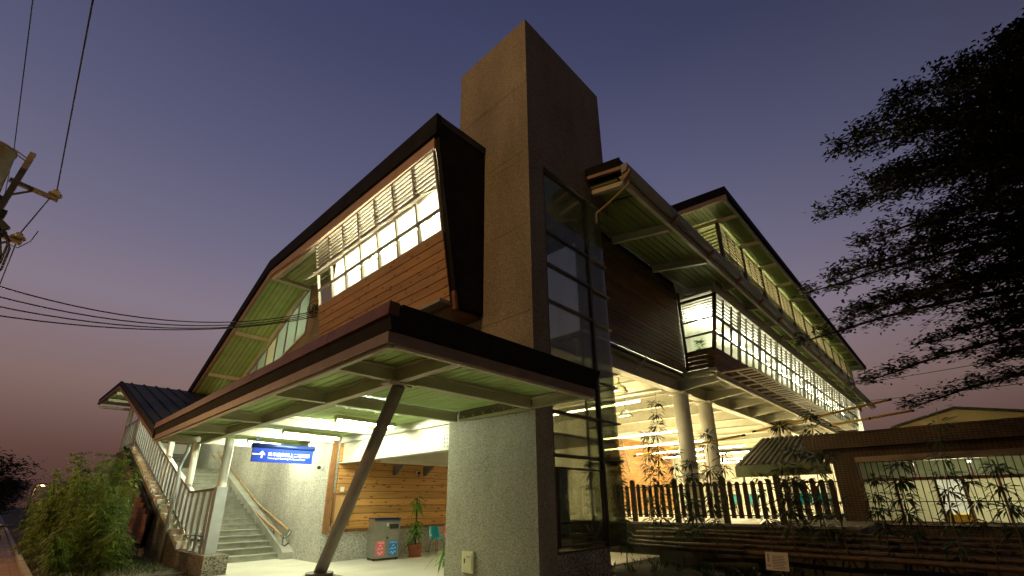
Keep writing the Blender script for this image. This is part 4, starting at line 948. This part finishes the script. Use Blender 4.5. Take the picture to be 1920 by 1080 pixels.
def booth():
    t = thing('booth_roof', 'corrugated green roof of a small booth beside the tiled building', 'roof', (21, 5, 2.3))
    m = MB(); n = 14
    for i in range(n):
        y0 = 6.5-i*.215; y1 = y0-.13
        m.hexa([(20.0, y1, 2.74), (20.0, y0, 2.74), (22.8, y0*.86+.5, 4.0), (22.8, y1*.86+.5, 4.0), (20, y1, 2.79), (20, y0, 2.79), (22.8, y0*.86+.5, 4.06), (22.8, y1*.86+.5, 4.06)])
    m.build('ribs', GREYD, t)
    MB().hexa([(20, 3.5, 2.70), (20, 6.52, 2.70), (22.8, 6.1, 3.96), (22.8, 3.5, 3.96), (20, 3.5, 2.735), (20, 6.52, 2.735), (22.8, 6.1, 3.995), (22.8, 3.5, 3.995)]).build('sheeting', GREYD, t)
    MB().box(19.94, 20.0, 3.3, 6.53, 2.30, 2.72).build('eave_band', mat('dark_green_band', (.10, .12, .06), .5), t)
    for y in (3.6, 6.4): MB().tube((20.4, y, .86), (20.4, y, 2.8), .05).build('post', GREY, t)
booth()
# hall seats glimpsed between the pickets
for i, (x, y) in enumerate([(22.5, 7.6), (22.5, 6.9), (22.6, 4.9), (22.6, 4.3)]):
    t = thing('waiting_seat', 'blue plastic waiting seat seen through the picket fence, %s' % ['leftmost of four', 'second from the left of four', 'third from the left of four', 'rightmost of four'][i], 'seat', (x, y, .86), 'blue seats in the waiting hall')
    MB().box(x-.22, x+.22, y-.24, y+.24, 1.26, 1.31).prism([(x+.2, y-.24, 1.312), (x+.3, y-.24, 1.7), (x+.34, y-.24, 1.7), (x+.25, y-.24, 1.312)], (0, .48, 0)).build('shell', TEAL, t, bevel=.015)
    MB().bar((x-.18, y, .86), (x-.05, y, 1.258), .04, .04, (0, 1, 0)).bar((x+.2, y, .86), (x+.05, y, 1.258), .04, .04, (0, 1, 0)).build('leg', CHROME, t)
def far_shed():
    t = thing('gabled_shed', 'distant shed with a yellow-lit corrugated gable above the tiled building', 'shed', (42, -2, 0))
    MB().prism([(40, 2.4, 0), (40, 2.4, 5.9), (40, -.65, 6.7), (40, -8, 5.2), (40, -8, 0)], (10, 0, 0)).build('wall', mat('yellow_lit_corrugated', (.30, .22, .09), .6, .1, 1, stretch=(1, 30, 1)), t)  # yellow light is put into the sheet colour
    MB().prism([(39.8, 2.7, 5.85), (39.8, -.65, 6.74), (39.8, -8.3, 5.18), (39.8, -8.3, 5.3), (39.8, -.65, 6.86), (39.8, 2.7, 5.97)], (10.4, 0, 0)).build('roof', ROOFM, t)
far_shed()
def cover(label, p0, p1):
    t = thing('cable_cover', label, 'cable cover', p0, 'yellow cable covers')
    a, b = Vector(p0), Vector(p1); MB().tube(a, b, .035, n=8).build('sleeve', YELL, t)
    m = MB()
    for f in (0, .48, .97): m.tube(a.lerp(b, f), a.lerp(b, f+.03), .04, n=8)
    m.build('end_clip', RUBBER, t)
cover('yellow insulating sleeve on the upper cable above the tiled roof', (17.5, 4.95, 3.70), (17.5, .98, 4.25))
cover('yellow insulating sleeve on the lower cable just over the tiled parapet', (17.5, 2.67, 3.66), (17.5, .55, 3.86))
cover('yellow cable sleeve crossing the hall in front of the white columns', (17.5, 9.6, 3.2), (17.5, 5.2, 3.62))

# ------------------------------------------------------------------ planter, bamboo poles and bamboo stems
tag(MB().box(11.75, 12.0, -5, 6.0, -.1, .50).build('planter_wall', CONCD), 'low stained concrete planter wall below the bamboo poles', 'wall')
for i, (x, z, r) in enumerate([(10.7, .47, .045), (11.2, .53, .04), (11.7, .60, .04), (12.5, .66, .04), (13.0, .72, .04)]):
    pts = [(x+.04*math.sin(k*1.3+i), 7.0-k*.6, z+.012*math.sin(k*.9+i*2)) for k in range(20)]
    m = MB().path(pts, r, 8)
    for k in range(28): y = 6.9-k*.41; m.tube((x+.04*math.sin((7-y)/.6*1.3+i), y, z+.012*math.sin((7-y)/.6*.9+i*2)), (x+.04*math.sin((7-y+.02)/.6*1.3+i), y-.02, z+.012*math.sin((7-y)/.6*.9+i*2)), r*1.12, n=8)
    tag(m.build('bamboo_pole', BAMB), 'horizontal dry bamboo pole in the garden rail, %s' % ['nearest and lowest of five', 'second nearest of five', 'middle one of five', 'second farthest of five', 'farthest of five, next to the fence kerb'][i], 'bamboo pole', 'horizontal bamboo rail poles')
for k, (x, ya, yb) in enumerate([(9, 2, 3.2)]): pass
BAMT = mat('lit_dry_bamboo', (.46, .30, .12), .5, .3, 9)  # brighter bamboo copy, lighting of the dark tripod put into the colour
def tripod():
    t = thing('bamboo_tripod', 'tied tripod of leaning bamboo canes before the dark tower base', 'tripod', (8.8, 5.9, 0))
    for a, b in (((8.7, 6.25, 0), (8.85, 5.55, 1.42)), ((8.75, 5.5, 0), (8.85, 6.15, 1.02)), ((9.4, 6.0, 0), (8.75, 5.95, 1.0))): MB().tube(a, b, .028, .022).build('cane', BAMT, t)
    MB().tube((8.82, 5.99, .80), (8.82, 5.97, .88), .05).build('lashing', ROCKM, t)
tripod()
def notice():
    t = thing('paper_notice', 'white printed notice sheet hanging from the bamboo rail', 'notice', (10.62, 2.98, .3))
    P = lambda u, v: Vector((10.62-.10*(1-v), 3.17-u*.40, .20+v*.31))
    MB().hexa([P(0, 0), P(1, 0), P(1, 0)+Vector((.008, 0, 0)), P(0, 0)+Vector((.008, 0, 0)), P(0, 1), P(1, 1), P(1, 1)+Vector((.008, 0, 0)), P(0, 1)+Vector((.008, 0, 0))]).build('sheet', PAPER, t)
    m = MB(); o = Vector((-.003, 0, 0))
    for i in range(9):
        v = .12+i*.085; a, b = P(.30, v)+o, P(random.uniform(.75, .95), v)+o; m.bar(a, b, .002, .007)
    m.build('printed_lines', INK, t)
    m = MB()
    for i in range(5): v = .5+i*.09; m.bar(P(.09, v)+o, P(.16, v)+o, .002, .018)
    m.bar(P(.06, .25)+o, P(.22, .25)+o, .002, .014); m.build('printed_heading', INK, t)
notice()

def bamboo(label, x, y, zb, zt, lean, seed, dens=1.0, spread=.22, group='slim bamboo plants in the garden'):
    random.seed(seed); t = thing('bamboo_plant', label, 'bamboo', (x, y, zb), group)
    st = MB(); lf = MB()
    H = zt-zb; n = int(H/.26)
    pts = [Vector((x+lean[0]*(i/n)**1.5+.012*math.sin(i*2.1), y+lean[1]*(i/n)**1.5+.012*math.cos(i*1.7), zb+H*i/n)) for i in range(n+1)]
    st.path(pts, [.014*(1-.7*i/n) for i in range(n+1)], 6)
    for i in range(max(2, int(n*.28)), n+1):
        if random.random() < .12: continue
        p = pts[i]; k = int(random.uniform(17, 26)*dens)
        f = 1-.3*i/n
        for j in range(k):
            a = random.uniform(0, 6.283); e = random.uniform(-.7, .55); r0 = random.uniform(0, spread*.5)
            d = Vector((math.cos(a)*math.cos(e), math.sin(a)*math.cos(e), math.sin(e)))
            lf.leaf(p+d*r0, d, random.uniform(.2, .36)*f, random.uniform(.028, .046), None, random.uniform(.1, .5))
        if i == n:
            for j in range(5): a = random.uniform(0, 6.28); lf.leaf(p, (math.cos(a)*.5, math.sin(a)*.5, 1), .15, .02, None, 0)
    st.build('stem', BAMG, t); lf.build('foliage', LEAFD, t, rec=False)
BP = [('leafy bamboo stem right before the dark tower window', 9.75, 6.55, 0, 2.36, (0, 0), 1.2),
      ('dense bushy bamboo at the glass corner of the tower', 10.6, 6.25, 0, 2.48, (.0, .12), 2.4),
      ('tallest bamboo stem, standing before the left white column', 11.0, 5.5, 0, 4.12, (.03, -.25), 1.0),
      ('bamboo stem against the hall wall just left of the tallest stem', 11.3, 5.85, .5, 3.1, (0, -.1), 1.1),
      ('bamboo stem against the left white column foot', 11.2, 5.12, 0, 2.85, (0, -.1), 1.3),
      ('bushy bamboo between the two white columns behind the fence', 11.1, 4.68, 0, 2.3, (0, -.05), 1.9),
      ('bamboo stem before the right white column', 11.0, 4.22, .5, 2.95, (0, -.12), 1.1),
      ('short bamboo just right of the second white column', 11.3, 4.02, .5, 2.45, (0, -.1), 1.0),
      ('leafy bamboo at the near end of the booth roof', 11.0, 2.72, .4, 2.95, (0, -.15), 1.7),
      ('bamboo with a starry top at the corner of the tiled parapet', 11.0, 2.16, .4, 3.12, (0, -.2), 1.1),
      ('bushy bamboo under the booth eave by the fence end', 11.2, 2.55, .4, 2.4, (0, -.08), 1.6),
      ('bamboo against the first lit barred window', 11.0, 1.24, .45, 1.82, (0, -.05), 1.5),
      ('bamboo with two leafy tufts against the second lit window', 11.0, .86, .4, 2.06, (0, -.06), 1.6),
      ('tall thin bamboo in front of the dark window post', 11.0, .33, .2, 2.98, (0, -.28), .9),
      ('bamboo with a round tuft before the last window', 11.0, -.12, .45, 1.74, (.0, .06), 1.0),
      ('bamboo at the far right frame edge before the tiled building', 11.0, -.42, .4, 1.95, (0, -.02), 1.4),
      ('slender bamboo over the tiled pier beside the fence', 11.0, 1.88, .1, 2.26, (0, -.1), .8),
      ('low bamboo sprout above the paper notice', 10.9, 3.12, .3, 1.9, (0, -.05), 1.0)]
for i, (lb, x, y, zb, zt, ln, de) in enumerate(BP): bamboo(lb, x, y, zb, zt, ln, 50+i, de*1.4)
def tufts():
    random.seed(12); m = MB()
    for i in range(60):
        x, y = random.uniform(9.3, 11.6), random.uniform(-2.5, 6.4)
        for j in range(22): a = random.uniform(0, 6.28); m.leaf((x+random.uniform(-.1, .1), y+random.uniform(-.1, .1), 0), (math.cos(a)*.6, math.sin(a)*.6, 1), random.uniform(.15, .38), .02)
    kind(m.build('ground_cover', LEAFD, rec=False), 'stuff')
tufts()

# ------------------------------------------------------------------ bamboo thicket on the left
random.seed(21)
CP = []
DESC = ['bamboo culm in the left thicket, ']
where = ['tallest, rising against the brown shingle panel', 'at the right edge, bare lower cane showing', 'leaning in front of the dark stair wall', 'with feathery top under the stair roof', 'standing right of the thicket middle', 'in the thicket middle with a high feathery tip',
         'just left of the thicket middle', 'with a thin tip standing above its neighbours', 'at the front with pale bare cane', 'second at the front beside the paving', 'back row beneath the roof corner', 'back row left, tinted orange by the street lamp',
         'left edge, dim and orange', 'farthest left near the path kerb', 'low and bushy at the front left', 'low and bushy before the stair wall', 'behind the low front bush', 'leaning left over the path side']
pos = [(2.95, 18.6, 4.3), (2.75, 16.4, 3.1), (2.85, 17.4, 3.6), (2.6, 18.3, 3.95), (2.3, 17.0, 3.55), (1.95, 18.0, 4.0), (1.7, 18.6, 3.9), (1.55, 17.4, 3.55), (2.1, 15.6, 2.7), (2.45, 15.6, 2.5), (2.35, 19.6, 4.1), (1.35, 19.6, 3.9), (1.15, 20.8, 3.4), (1.05, 22.3, 3.2), (1.5, 15.6, 1.5), (2.6, 15.0, 1.6), (1.9, 16.5, 3.0), (1.2, 18.4, 2.8)]
def clump(label, x, y, H, seed):
    random.seed(seed); t = thing('bamboo_culm', label, 'bamboo', (x, y, 0), 'bamboo culms in the left thicket')
    st = MB(); lf = MB(); n = 14; lx, ly = random.uniform(-.25, .2), random.uniform(-.25, .2)
    for c in range(4):
        ox, oy = random.uniform(-.16, .16), random.uniform(-.3, .3); h = H*random.uniform(.6, 1.02)
        pts = [Vector((x+ox+lx*(i/n)**2, y+oy+ly*(i/n)**2, h*i/n)) for i in range(n+1)]
        st.path(pts, [.016*(1-.75*i/n) for i in range(n+1)], 5)
        for i in range(random.choice((2, 3, 5)), n+1):
            f = i/n
            for b in range(3):
                a = random.uniform(0, 6.283); L = .30*(1-.65*f)*random.uniform(.6, 1.1); bd = Vector((math.cos(a), math.sin(a), random.uniform(.2, .9))).normalized()
                q0 = pts[i]
                for j in range(10):
                    q = q0+bd*L*random.uniform(.1, 1)-Vector((0, 0, .05)); aa = a+random.uniform(-1.2, 1.2)
                    lf.leaf(q, (math.cos(aa), math.sin(aa), random.uniform(-.5, .4)), random.uniform(.12, .22), random.uniform(.02, .032), None, random.uniform(.1, .5))
    st.build('stem', BAMG, t); lf.build('foliage', LEAFL, t, rec=False)
for i, ((x, y, h), wv) in enumerate(zip(pos, where)): clump(DESC[0]+wv, 1.0+(x-1.05)*.78, y, h*.76, 300+i)
def grass():
    random.seed(9); m = MB()
    for i in range(5200):
        x, y = random.uniform(.95, 3.2), random.uniform(13.5, 30); a = random.uniform(0, 6.28)
        m.leaf((x, y, 0), (math.cos(a)*.5, math.sin(a)*.5, 1), random.uniform(.06, .26), .014, None, .2)
    kind(m.build('grass', GRASS, rec=False), 'stuff')
grass()
def rock():
    bm = bmesh.new(); bmesh.ops.create_icosphere(bm, subdivisions=3, radius=.22)
    random.seed(3)
    for v in bm.verts: v.co *= 1+random.uniform(-.10, .10); v.co.z *= .75
    me = bpy.data.meshes.new('rock'); bm.to_mesh(me); bm.free(); me.materials.append(ROCKM)
    o = bpy.data.objects.new('rock', me); COL.objects.link(o); o.location = (1.08, 26.4, .12); tag(o, 'rounded rock glowing orange beside the path at the thicket foot', 'rock')
rock()
def bicycle():
    t = thing('bicycle', 'dark bicycle parked on the path at the left frame edge', 'bicycle', (.3, 22.6, 0))
    def ring(cy, r): return [(.32, cy+r*math.cos(a*math.pi/10), .34+r*math.sin(a*math.pi/10)) for a in range(21)]
    for cy in (22.0, 23.05):
        w = MB().path(ring(cy, .32), .018, 6, False).build('wheel', RUBBER, t); m = MB()
        for a in range(10): m.tube((.32, cy, .34), (.32, cy+.31*math.cos(a*.628), .34+.31*math.sin(a*.628)), .003, n=4)
        m.build('spokes', CHROME, w)
    m = MB().tube((.32, 22.0, .34), (.32, 22.2, .88), .016).tube((.32, 22.2, .82), (.32, 22.75, .78), .016).tube((.32, 22.22, .76), (.32, 22.6, .32), .016).tube((.32, 22.6, .32), (.32, 22.78, .88), .016).tube((.32, 23.05, .34), (.32, 22.6, .32), .012).tube((.32, 23.05, .34), (.32, 22.75, .78), .012)
    m.build('frame', GREYD, t); MB().path([(.06, 22.3, 1.0), (.2, 22.2, .95), (.44, 22.2, .95), (.58, 22.3, 1.0)], .014, 6).build('handlebar', CHROME, t)
    MB().hexa([(.26, 22.66, .88), (.38, 22.66, .88), (.40, 22.9, .88), (.24, 22.9, .88), (.28, 22.64, .93), (.36, 22.64, .93), (.40, 22.92, .94), (.24, 22.92, .94)]).build('saddle', RUBBER, t, bevel=.015)
bicycle()

# ------------------------------------------------------------------ street lamps
SOD = glow('sodium_bulb', (1, .42, .10), 60)
def street_lamp(label, x, y, h, arm, power):
    t = thing('street_lamp', label, 'street lamp', (x, y, 0), 'street lamps along the path')
    MB().path([(x, y, 0), (x, y, h-.5), (x+arm*.3, y, h-.1), (x+arm, y, h)], [.08, .06, .05, .045], 10).build('pole', POLEM, t)
    MB().hexa([(x+arm-.1, y-.12, h-.03), (x+arm+.5, y-.12, h-.03), (x+arm+.5, y+.12, h-.03), (x+arm-.1, y+.12, h-.03), (x+arm, y-.08, h+.1), (x+arm+.4, y-.08, h+.08), (x+arm+.4, y+.08, h+.08), (x+arm, y+.08, h+.1)]).build('lamp_head', GREYD, t)
    MB().lathe((x+arm+.2, y, h-.12), [(.02, 0), (.08, .03), (.1, .08)], 12).build('bulb', SOD, t)
    if power:
        l = bpy.data.lights.new('lamp_light', 'POINT'); l.energy = power; l.color = (1, .54, .20); l.shadow_soft_size = .15
        o = bpy.data.objects.new('lamp_light', l); COL.objects.link(o); o.parent = t; o.location = (arm+.2, 0, h-.3)
street_lamp('assumed short sodium street lamp, unseen across the path, just beyond the utility pole', -3.3, 18.3, 4.6, 1.2, 480)  # assumed lamp out of view, added for the orange light on the canopy end
street_lamp('tall sodium street lamp at the near left corner of the junction', -9.6, 5.6, 13.0, 1.4, 2300)  # assumed lamp out of view, added to light the tower's left face orange
street_lamp('tiny distant street lamp glowing orange above the left thicket', 1.55, 48, 2.95, .2, 60)

# ------------------------------------------------------------------ utility pole and wires
def utility_pole():
    t = thing('utility_pole', 'concrete utility pole with transformer can and steel cross-arms at the left edge', 'utility pole', (-1.75, 14.1, 0))
    MB().tube((-1.86, 14.1, 0), (-1.60, 14.1, 8.0), .17, .13, 16).build('pole', POLEM, t)
    m = MB().bar((-1.50, 13.98, 7.3), (-1.32, 13.98, 9.25), .10, .10, (0, 1, 0)); m.build('top_bracket', mat('rusty_steel', (.11, .085, .06), .7, .3, 8), t)
    MB().lathe((-1.78, 13.55, 7.75), [(.02, 0), (.27, 0), (.28, .04), (.28, 1.02), (.30, 1.04), (.30, 1.10), (.2, 1.17), (.02, 1.2)], 26).build('transformer', mat('transformer_paint', (.11, .09, .055), .6, .25, 5), t)
    ra = bpy.data.materials['rusty_steel']
    for z, xe in ((8.32, -.68), (7.02, -.98)):
        a = MB().bar((-1.5, 13.98, z+.10), (xe, 13.98, z-.02), .09, .09).bar((-1.4, 13.98, z-.25), (-1.12, 13.98, z), .03, .04).build('cross_arm', ra, t)
        MB().lathe((xe-.07, 13.98, z+.03), [(.03, 0), (.05, .02), (.12, .04), (.13, .08), (.08, .13), (.05, .15), (.06, .18), (.03, .2)], 16).build('insulator', PORC, a)
    m = MB().bar((-1.35, 13.96, 9.05), (-1.6, 13.9, 9.15), .02, .02).bar((-1.35, 13.96, 8.97), (-1.6, 13.9, 9.07), .02, .02); m.build('top_clamp', ra, t)
    MB().lathe((-1.6, 13.9, 9.0), [(.05, 0), (.07, .03), (.04, .06), (.07, .1), (.05, .14)], 12).build('top_insulator', PORC, t)
    m = MB().bar((-1.45, 13.95, 7.0), (-1.38, 13.95, 7.65), .09, .09, (0, 1, 0)).tube((-1.42, 13.9, 6.9), (-1.38, 13.9, 7.3), .07, n=10).bar((-1.42, 13.9, 7.35), (-1.25, 13.9, 7.2), .12, .14); m.build('cutout_switch', BLACK, t)
    m = MB()
    for k, (a, b) in enumerate(((.0, 0), (.05, .12), (-.04, .3))):
        m.path([(-1.3+a, 13.9, 7.15), (-1.15+a, 13.85, 6.9-b), (-1.15+a, 13.85, 6.4-b), (-1.3+a, 13.85, 6.0-b), (-1.6, 13.9, 5.9-b)], .022, 6)
    m.path([(-1.2, 13.9, 6.9), (-1.0, 13.9, 6.85), (-.85, 13.93, 7.1), (-.80, 13.97, 7.4)], .01, 6)
    m.build('drop_cable', RUBBER, t)
utility_pole()
def wire(name, label, pts, r, group):
    tag(MB().path(pts, r, 6).build(name, RUBBER), label, 'cable', group)
def sag(a, b, s, n=18):
    a, b = Vector(a), Vector(b); return [a.lerp(b, i/n)-Vector((0, 0, s*4*(i/n)*(1-i/n))) for i in range(n+1)]
wire('power_line', 'overhead wire passing over the right-hand insulators of the utility pole', [(-.77, 2, 8.55)]+[(-.75, 13.98, 8.52), (-.78, 13.98, 8.45), (-1.05, 13.98, 7.22)]+[(-1.5, 20, 7.4), (-2.9, 40, 7.2)], .012, 'overhead power lines')
wire('power_line', 'thin overhead wire reaching the top clamp of the utility pole', [(-1.35, 2, 9.4), (-1.6, 13.9, 9.1), (-2.2, 26, 9.0)], .008, 'overhead power lines')
E_ = (6.36, 15.5, 8.1)
for i, (z, s, lb) in enumerate(((6.05, .75, 'topmost'), (5.80, .70, 'second from the top'), (5.55, .62, 'third from the top'), (5.30, .50, 'lowest'))):
    wire('service_cable', 'black cable sagging from utility pole to gallery, %s of four' % lb, sag((-1.62, 14.1, z), (E_[0], E_[1]+.05*i, E_[2]-.07*i), s), .016, 'service cables to the gallery')
def cable_coil():
    random.seed(2); m = MB()
    for k in range(9):
        c = Vector((6.2+random.uniform(-.12, .10), 15.5+random.uniform(-.3, .4), 8.05+random.uniform(-.12, .18))); r = random.uniform(.12, .3)
        m.path([c+Vector((r*.4*math.cos(a/3), r*math.cos(a/3+k), r*.8*math.sin(a/3))) for a in range(14)], .014, 5)
    tag(m.build('cable_coil', RUBBER), 'tangled coil of black cable where the wires reach the gallery', 'cable coil')
cable_coil()
wire('power_line', 'upper thin wire leaving the far end of the station roof on the right', sag((40, 4.5, 9.15), (40, -14, 10.3), .3), .02, 'overhead power lines')
wire('power_line', 'lower thin wire leaving the far end of the station roof on the right', sag((40, 4.5, 7.9), (40, -14, 8.2), .25), .02, 'overhead power lines')

# ------------------------------------------------------------------ trees
def layered_tree():
    t = thing('tree', 'large dark tree with tiered spreading branches overhanging from the right', 'tree', (12.4, -4.2, 0))
    random.seed(33); br = MB(); lf = MB(); B = Vector((12.4, -4.2, 0))
    br.path([B, B+Vector((.05, 0, 3)), B+Vector((-.05, .1, 6)), B+Vector((0, .1, 9)), B+Vector((0, 0, 10.4))], [.24, .20, .15, .10, .04], 10)
    def cluster(c, n, sx, sz):
        for i in range(n):
            p = c+Vector((random.gauss(0, sx), random.gauss(0, sx), random.gauss(0, sz)))
            a = random.uniform(0, 6.28); lf.leaf(p, (math.cos(a), math.sin(a), random.uniform(-.3, .5)), random.uniform(.06, .16), random.uniform(.03, .07), None, .1)
    def limb(tip, z0, bow=.25, dens=1., start=0.):
        tip = Vector(tip); a = Vector((B.x, B.y, z0)); L = (tip-a).length; n = 12
        pts = [a.lerp(tip, i/n)+Vector((.05*math.sin(i*1.3), .05*math.cos(i*1.9), bow*math.sin(math.pi*i/n))) for i in range(n+1)]
        br.path(pts, [.07*(1-.88*i/n)+.006 for i in range(n+1)], 6)
        d = (tip-a).normalized(); side = d.cross(Vector((0, 0, 1))).normalized()
        for i in range(3, n+1):
            f = i/n
            for s in (-1, 1):
                for q in range(3):
                    l = L*.34*(1.08-f)*random.uniform(.4, 1.1)+.14
                    e = pts[i]+d*l*random.uniform(.3, .8)+side*s*l+Vector((0, 0, random.uniform(-.10, .22)*l+.04))
                    br.path([pts[i], pts[i].lerp(e, .5)+Vector((0, 0, .05)), e], [.012, .008, .003], 5)
                    k = max(2, int(l/.16))
                    for j in range(1, k+1):
                        if random.random() < .66: cluster(pts[i].lerp(e, j/k), int(15*dens), .095, .05)
            cluster(pts[i], int(18*dens), .13, .07)
    # tiers: tips measured from the photograph, spread around the trunk too
    T = [((12, 1.55, 6.1), 5.9), ((12, .9, 7.95), 7.4), ((11.6, 0.3, 9.2), 8.2), ((12.2, -.1, 9.85), 8.7), ((12, -.9, 10.1), 9.2), ((12.1, -1.9, 10.0), 9.3), ((12.3, -2.8, 10.5), 9.8), ((12, 1.95, 4.95), 4.9),
         ((12, .9, 3.85), 4.2), ((12.6, .35, 3.3), 3.7), ((11.2, .9, 6.0), 6.0), ((13, 1.0, 5.6), 5.5), ((11.0, .7, 5.1), 5.2), ((12.8, .4, 7.3), 7.0), ((11, -.2, 7.5), 7.2), ((12.8, -.2, 8.7), 8.0), ((10.9, -.9, 8.6), 8.2),
         ((12.5, -1.5, 9.3), 8.6), ((12, -2.2, 8.1), 7.8), ((11.5, -1.6, 7.0), 6.8), ((12.6, -1.2, 6.2), 6.1), ((11.6, -1.0, 5.3), 5.3), ((12.2, -1.3, 4.5), 4.6), ((12.8, -.9, 4.0), 4.2), ((11.4, -1.2, 3.8), 4.0), ((12.0, -1.6, 3.4), 3.6), ((12.5, -2.0, 5.6), 5.5), ((12.2, -2.2, 6.6), 6.5), ((12.2, -2.4, 9.6), 9.2), ((11.8, -2.6, 7.4), 7.3), ((12.3, -2.6, 4.9), 4.9), ((12.3, -.4, 5.4), 5.3), ((12, -.5, 6.5), 6.3), ((11.7, -.4, 8.1), 7.6), ((12.4, -.7, 7.1), 6.9), ((12, -.1, 4.4), 4.5), ((12.5, -1.0, 4.9), 4.9), ((11.8, -1.3, 7.8), 7.5), ((12.2, -1.8, 6.0), 6.0)]
    for tip, z0 in T: limb(tip, z0, random.uniform(.1, .3), 1.0)
    for tip, z0 in (((12, -8, 7), 6.5), ((14.8, -5, 8), 7.3), ((9.8, -5, 8), 7.4), ((14.2, -6.5, 6), 5.7), ((10, -6.5, 6), 5.6)): limb(tip, z0, .2, .6)
    br.build('trunk', BARK, t); lf.build('crown', LEAFT, t, rec=False)
layered_tree()
def far_tree(label, x, y, h, w, seed):
    t = thing('far_tree', label, 'tree', (x, y, 0)); random.seed(seed); br = MB(); lf = MB()
    br.path([(x, y, 0), (x+.1, y, h*.5), (x, y, h*.8)], [.2, .14, .05], 8)
    for k in range(16):
        a = random.uniform(0, 6.28); r = w*random.uniform(.2, .9); c = Vector((x+r*math.cos(a), y+r*math.sin(a), h*random.uniform(.35, .98)))
        br.path([(x, y, c.z*.75), c], [.06, .02], 5)
        for j in range(230):
            p = c+Vector((random.gauss(0, .34*w), random.gauss(0, .34*w), random.gauss(0, .17*w))); a2 = random.uniform(0, 6.28)
            lf.leaf(p, (math.cos(a2), math.sin(a2), random.uniform(-.3, .4)), random.uniform(.16, .32), random.uniform(.08, .14))
    br.build('trunk', BARK, t); lf.build('crown', LEAFT, t, rec=False)
far_tree('dark bushy tree in silhouette beyond the path at the far left', -.9, 40, 4.1, 1.7, 71)
far_tree('lower dark tree in silhouette at the end of the path', -.2, 58, 3.4, 1.6, 72)
